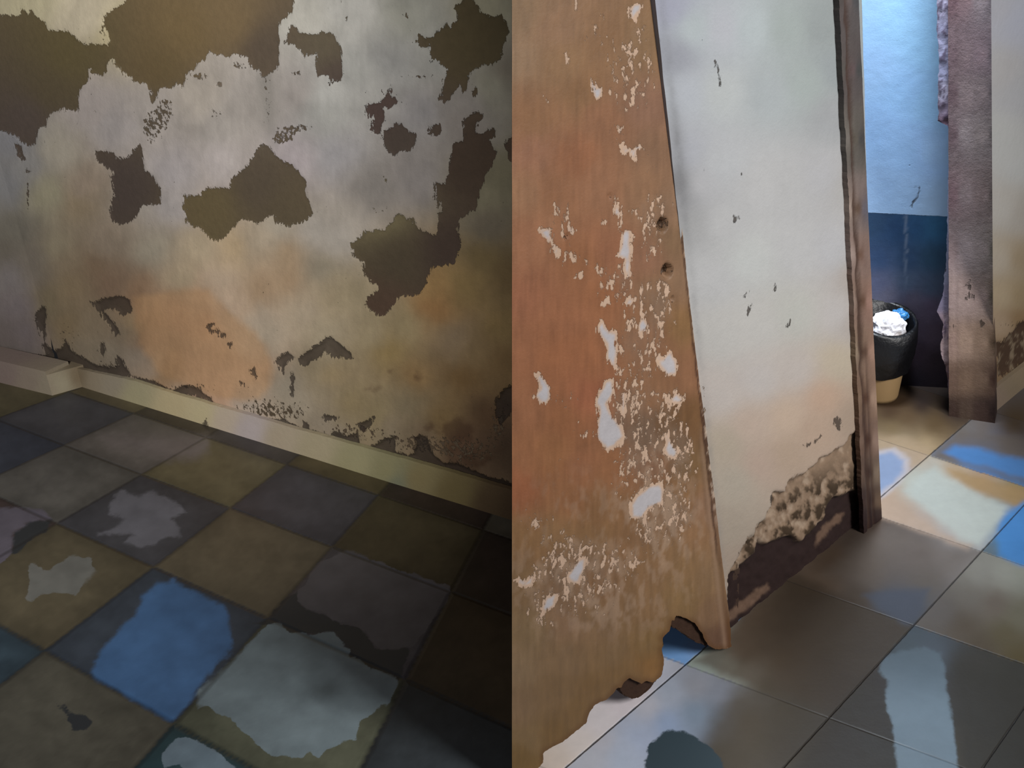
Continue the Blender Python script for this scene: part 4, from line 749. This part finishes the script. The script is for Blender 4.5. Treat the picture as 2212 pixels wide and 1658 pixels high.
def bw_f(px, u, z):
    x, y = px[:, 0], px[:, 1]; up = y < 459 + (x - 1872) * 0.05
    a1 = shepard(px, [a for a in A_BW if a[1] < 460], 20); a2 = shepard(px, [a for a in A_BW if a[1] > 460], 20)
    ca = a1 * 1.25; ca2 = a2 * 1.6
    q = np.stack([x + 10 * fbm(x / 10, y / 10, 4), y + 10 * fbm(x / 10 + 40, y / 10, 4)], -1)
    ca2 = mixc(ca2, lin((110, 122, 140)) * 1.3, sstep(4.5, 0.5, np.abs(q[:, 0] - 1957)) * sstep(455, 470, y) * sstep(640, 560, y) * 0.55)
    ca = mixc(ca, lin((160, 175, 196)) * 1.3, sstep(-5, 5, sdf(q, [(2003,470),(2020,466),(2050,466),(2050,500),(2022,496),(2008,500)])) * 0.0)
    sb = (2.6 - line_d(q, [(1972,404),(1984,402),(1988,412),(1978,430),(1970,440),(1968,446)])) / 10 + .02
    sb = np.maximum(sb, (2.0 - line_d(q, [(1962,354),(1968,358)])) / 10)
    return dict(ca=ca, cb=ca2, sa=np.clip((y - 459 - (x - 1872) * 0.05) / 10, -3, 3), sp=0 * x, sb=np.clip(sb, -3, 3)), 0.001 * fbm(x / 20, y / 20)
ba = BW.at(np.array([(1790, 0), (2085, 0), (1790, 850), (2066, 866)], float)); print('blue', ba)
structure(sheet('wall_far', BW, axis((min(ba[:, 0]) - .1, max(ba[:, 0])), 0.006), axis((0, max(ba[:, 1]) + .05), 0.006, (1.5, 1.9, 2.4)), bw_f, M_BLUE, thick=0.08))

# hidden end of the partition behind the door: closes the left room
PT = Plane(tuple(topx(MAIN.p3(U_RIGHT - 0.01, 0.0)).ravel()), (1556, 1366))
A_PT = [(1200,900,(120,104,84)),(1500,900,(120,106,88)),(1300,1200,(90,72,54)),(1500,1340,(60,44,36))]
def pt_f(px, u, z):
    at, rel = skirt_fields(A_PT, None)(px, u, z); return at, rel
structure(sheet('wall_partition', PT, axis((-0.03, PT.L), 0.01), axis((0, 1.3), 0.02, (1.6, 2.0, 2.6)), pt_f, M_CREAM, thick=0.05))

# ------------------------------------------------------------------ waste bin in the passage
bc = floor_at(np.array([1893, 853.0])); rr = (floor_at(np.array([1950.0, 853])) - bc); sc = np.linalg.norm(rr) / 57.0     # metres per pixel there
print('bin', bc, sc)
def lathe(name, prof, mat, parent, seg=48, wob=0.0, closed=False, tilt=0.0):
    bm = bmesh.new(); rings = []
    for i, (r, z) in enumerate(prof):
        rings.append([bm.verts.new(((r + wob * math.sin(5 * a + i) + wob * .6 * math.sin(11 * a + 2 * i)) * math.cos(a), (r + wob * math.sin(5 * a + i) + wob * .6 * math.sin(11 * a + 2 * i)) * math.sin(a), z + wob * 1.2 * math.sin(3 * a + i * .5) + tilt * math.sin(a))) for a in [2 * math.pi * k / seg for k in range(seg)]])
    for i in range(len(rings) - 1):
        for k in range(seg): bm.faces.new([rings[i][k], rings[i][(k + 1) % seg], rings[i + 1][(k + 1) % seg], rings[i + 1][k]])
    if closed: bm.faces.new(rings[0][::-1])
    for f in bm.faces: f.smooth = True
    bmesh.ops.recalc_face_normals(bm, faces=bm.faces)
    me = bpy.data.meshes.new(name); bm.to_mesh(me); bm.free(); return link(name, me, mat, parent)
root = bpy.data.objects.new('waste_bin', None); COL.objects.link(root); root.location = tuple(bc)
root['label'] = 'tan plastic waste bin lined with a black bag by the blue wall'; root['category'] = 'bin'
Rt = 66 * sc; Rb = 46 * sc; Hb = 165 * sc * 1.12
M_TAN = plain('tan_plastic', (158, 130, 92), 0.5, 0.15, 20, 0.4); M_BAG = plain('black_bag', (13, 13, 16), 0.38, 0.3, 30, 0.5, 0.004)
lathe('bucket', [(Rb * .96, 0.0), (Rb, 0.01), (Rb * 1.1, Hb * .33), (Rb * 1.22, Hb * .66), (Rt * .90, Hb * .88), (Rt * .86, Hb * .88), (Rb * 1.12, Hb * .66), (Rb * .92, .012)], M_TAN, root, closed=True)
lathe('bin_bag', [(0.004, Hb * .46), (Rt * .45, Hb * .48), (Rt * .66, Hb * .66), (Rt * .80, Hb * .84), (Rt * .90, Hb * 1.0), (Rt * .98, Hb * 1.03), (Rt * 1.06, Hb * 1.0), (Rt * 1.10, Hb * .88), (Rt * 1.09, Hb * .74), (Rt * 1.03, Hb * .62), (Rt * .95, Hb * .50), (Rt * .90, Hb * .44)], M_BAG, root, wob=0.0022, tilt=0.022)
def crumple(name, r, scale, mat, loc, label, cat, seed):
    bm = bmesh.new(); bmesh.ops.create_icosphere(bm, subdivisions=4, radius=r); rd = random.Random(seed)
    from mathutils import noise as mn
    for v in bm.verts:
        d = v.co.normalized(); k = 1 + 0.35 * mn.noise(d * 2.3 + Vector((seed, 0, 0))) + 0.22 * abs(mn.noise(d * 6 + Vector((0, seed, 0)))) 
        v.co = Vector((d.x * scale[0], d.y * scale[1], d.z * scale[2])) * r * k
    me = bpy.data.meshes.new(name); bm.to_mesh(me); bm.free(); o = link(name, me, mat); o.location = loc; o['label'] = label; o['category'] = cat; return o
M_PAPER = plain('white_paper', (232, 232, 240), 0.8, 0.08, 30, 0.2, 0.002); M_BLUEPL = plain('blue_plastic', (60, 130, 190), 0.3, 0.3, 50, 0.5, 0.002)
crumple('crumpled_paper', 35 * sc, (1.0, .8, .95), M_PAPER, (bc[0] - 2 * sc, bc[1] - 22 * sc, Hb * 0.93), 'crumpled white paper lying on top in the waste bin', 'paper', 3)
crumple('plastic_wrapper', 17 * sc, (1.0, .8, .8), M_BLUEPL, (bc[0] + 34 * sc, bc[1] + 4 * sc, Hb * 1.02), 'crumpled blue plastic wrapper beside the paper in the waste bin', 'wrapper', 8)
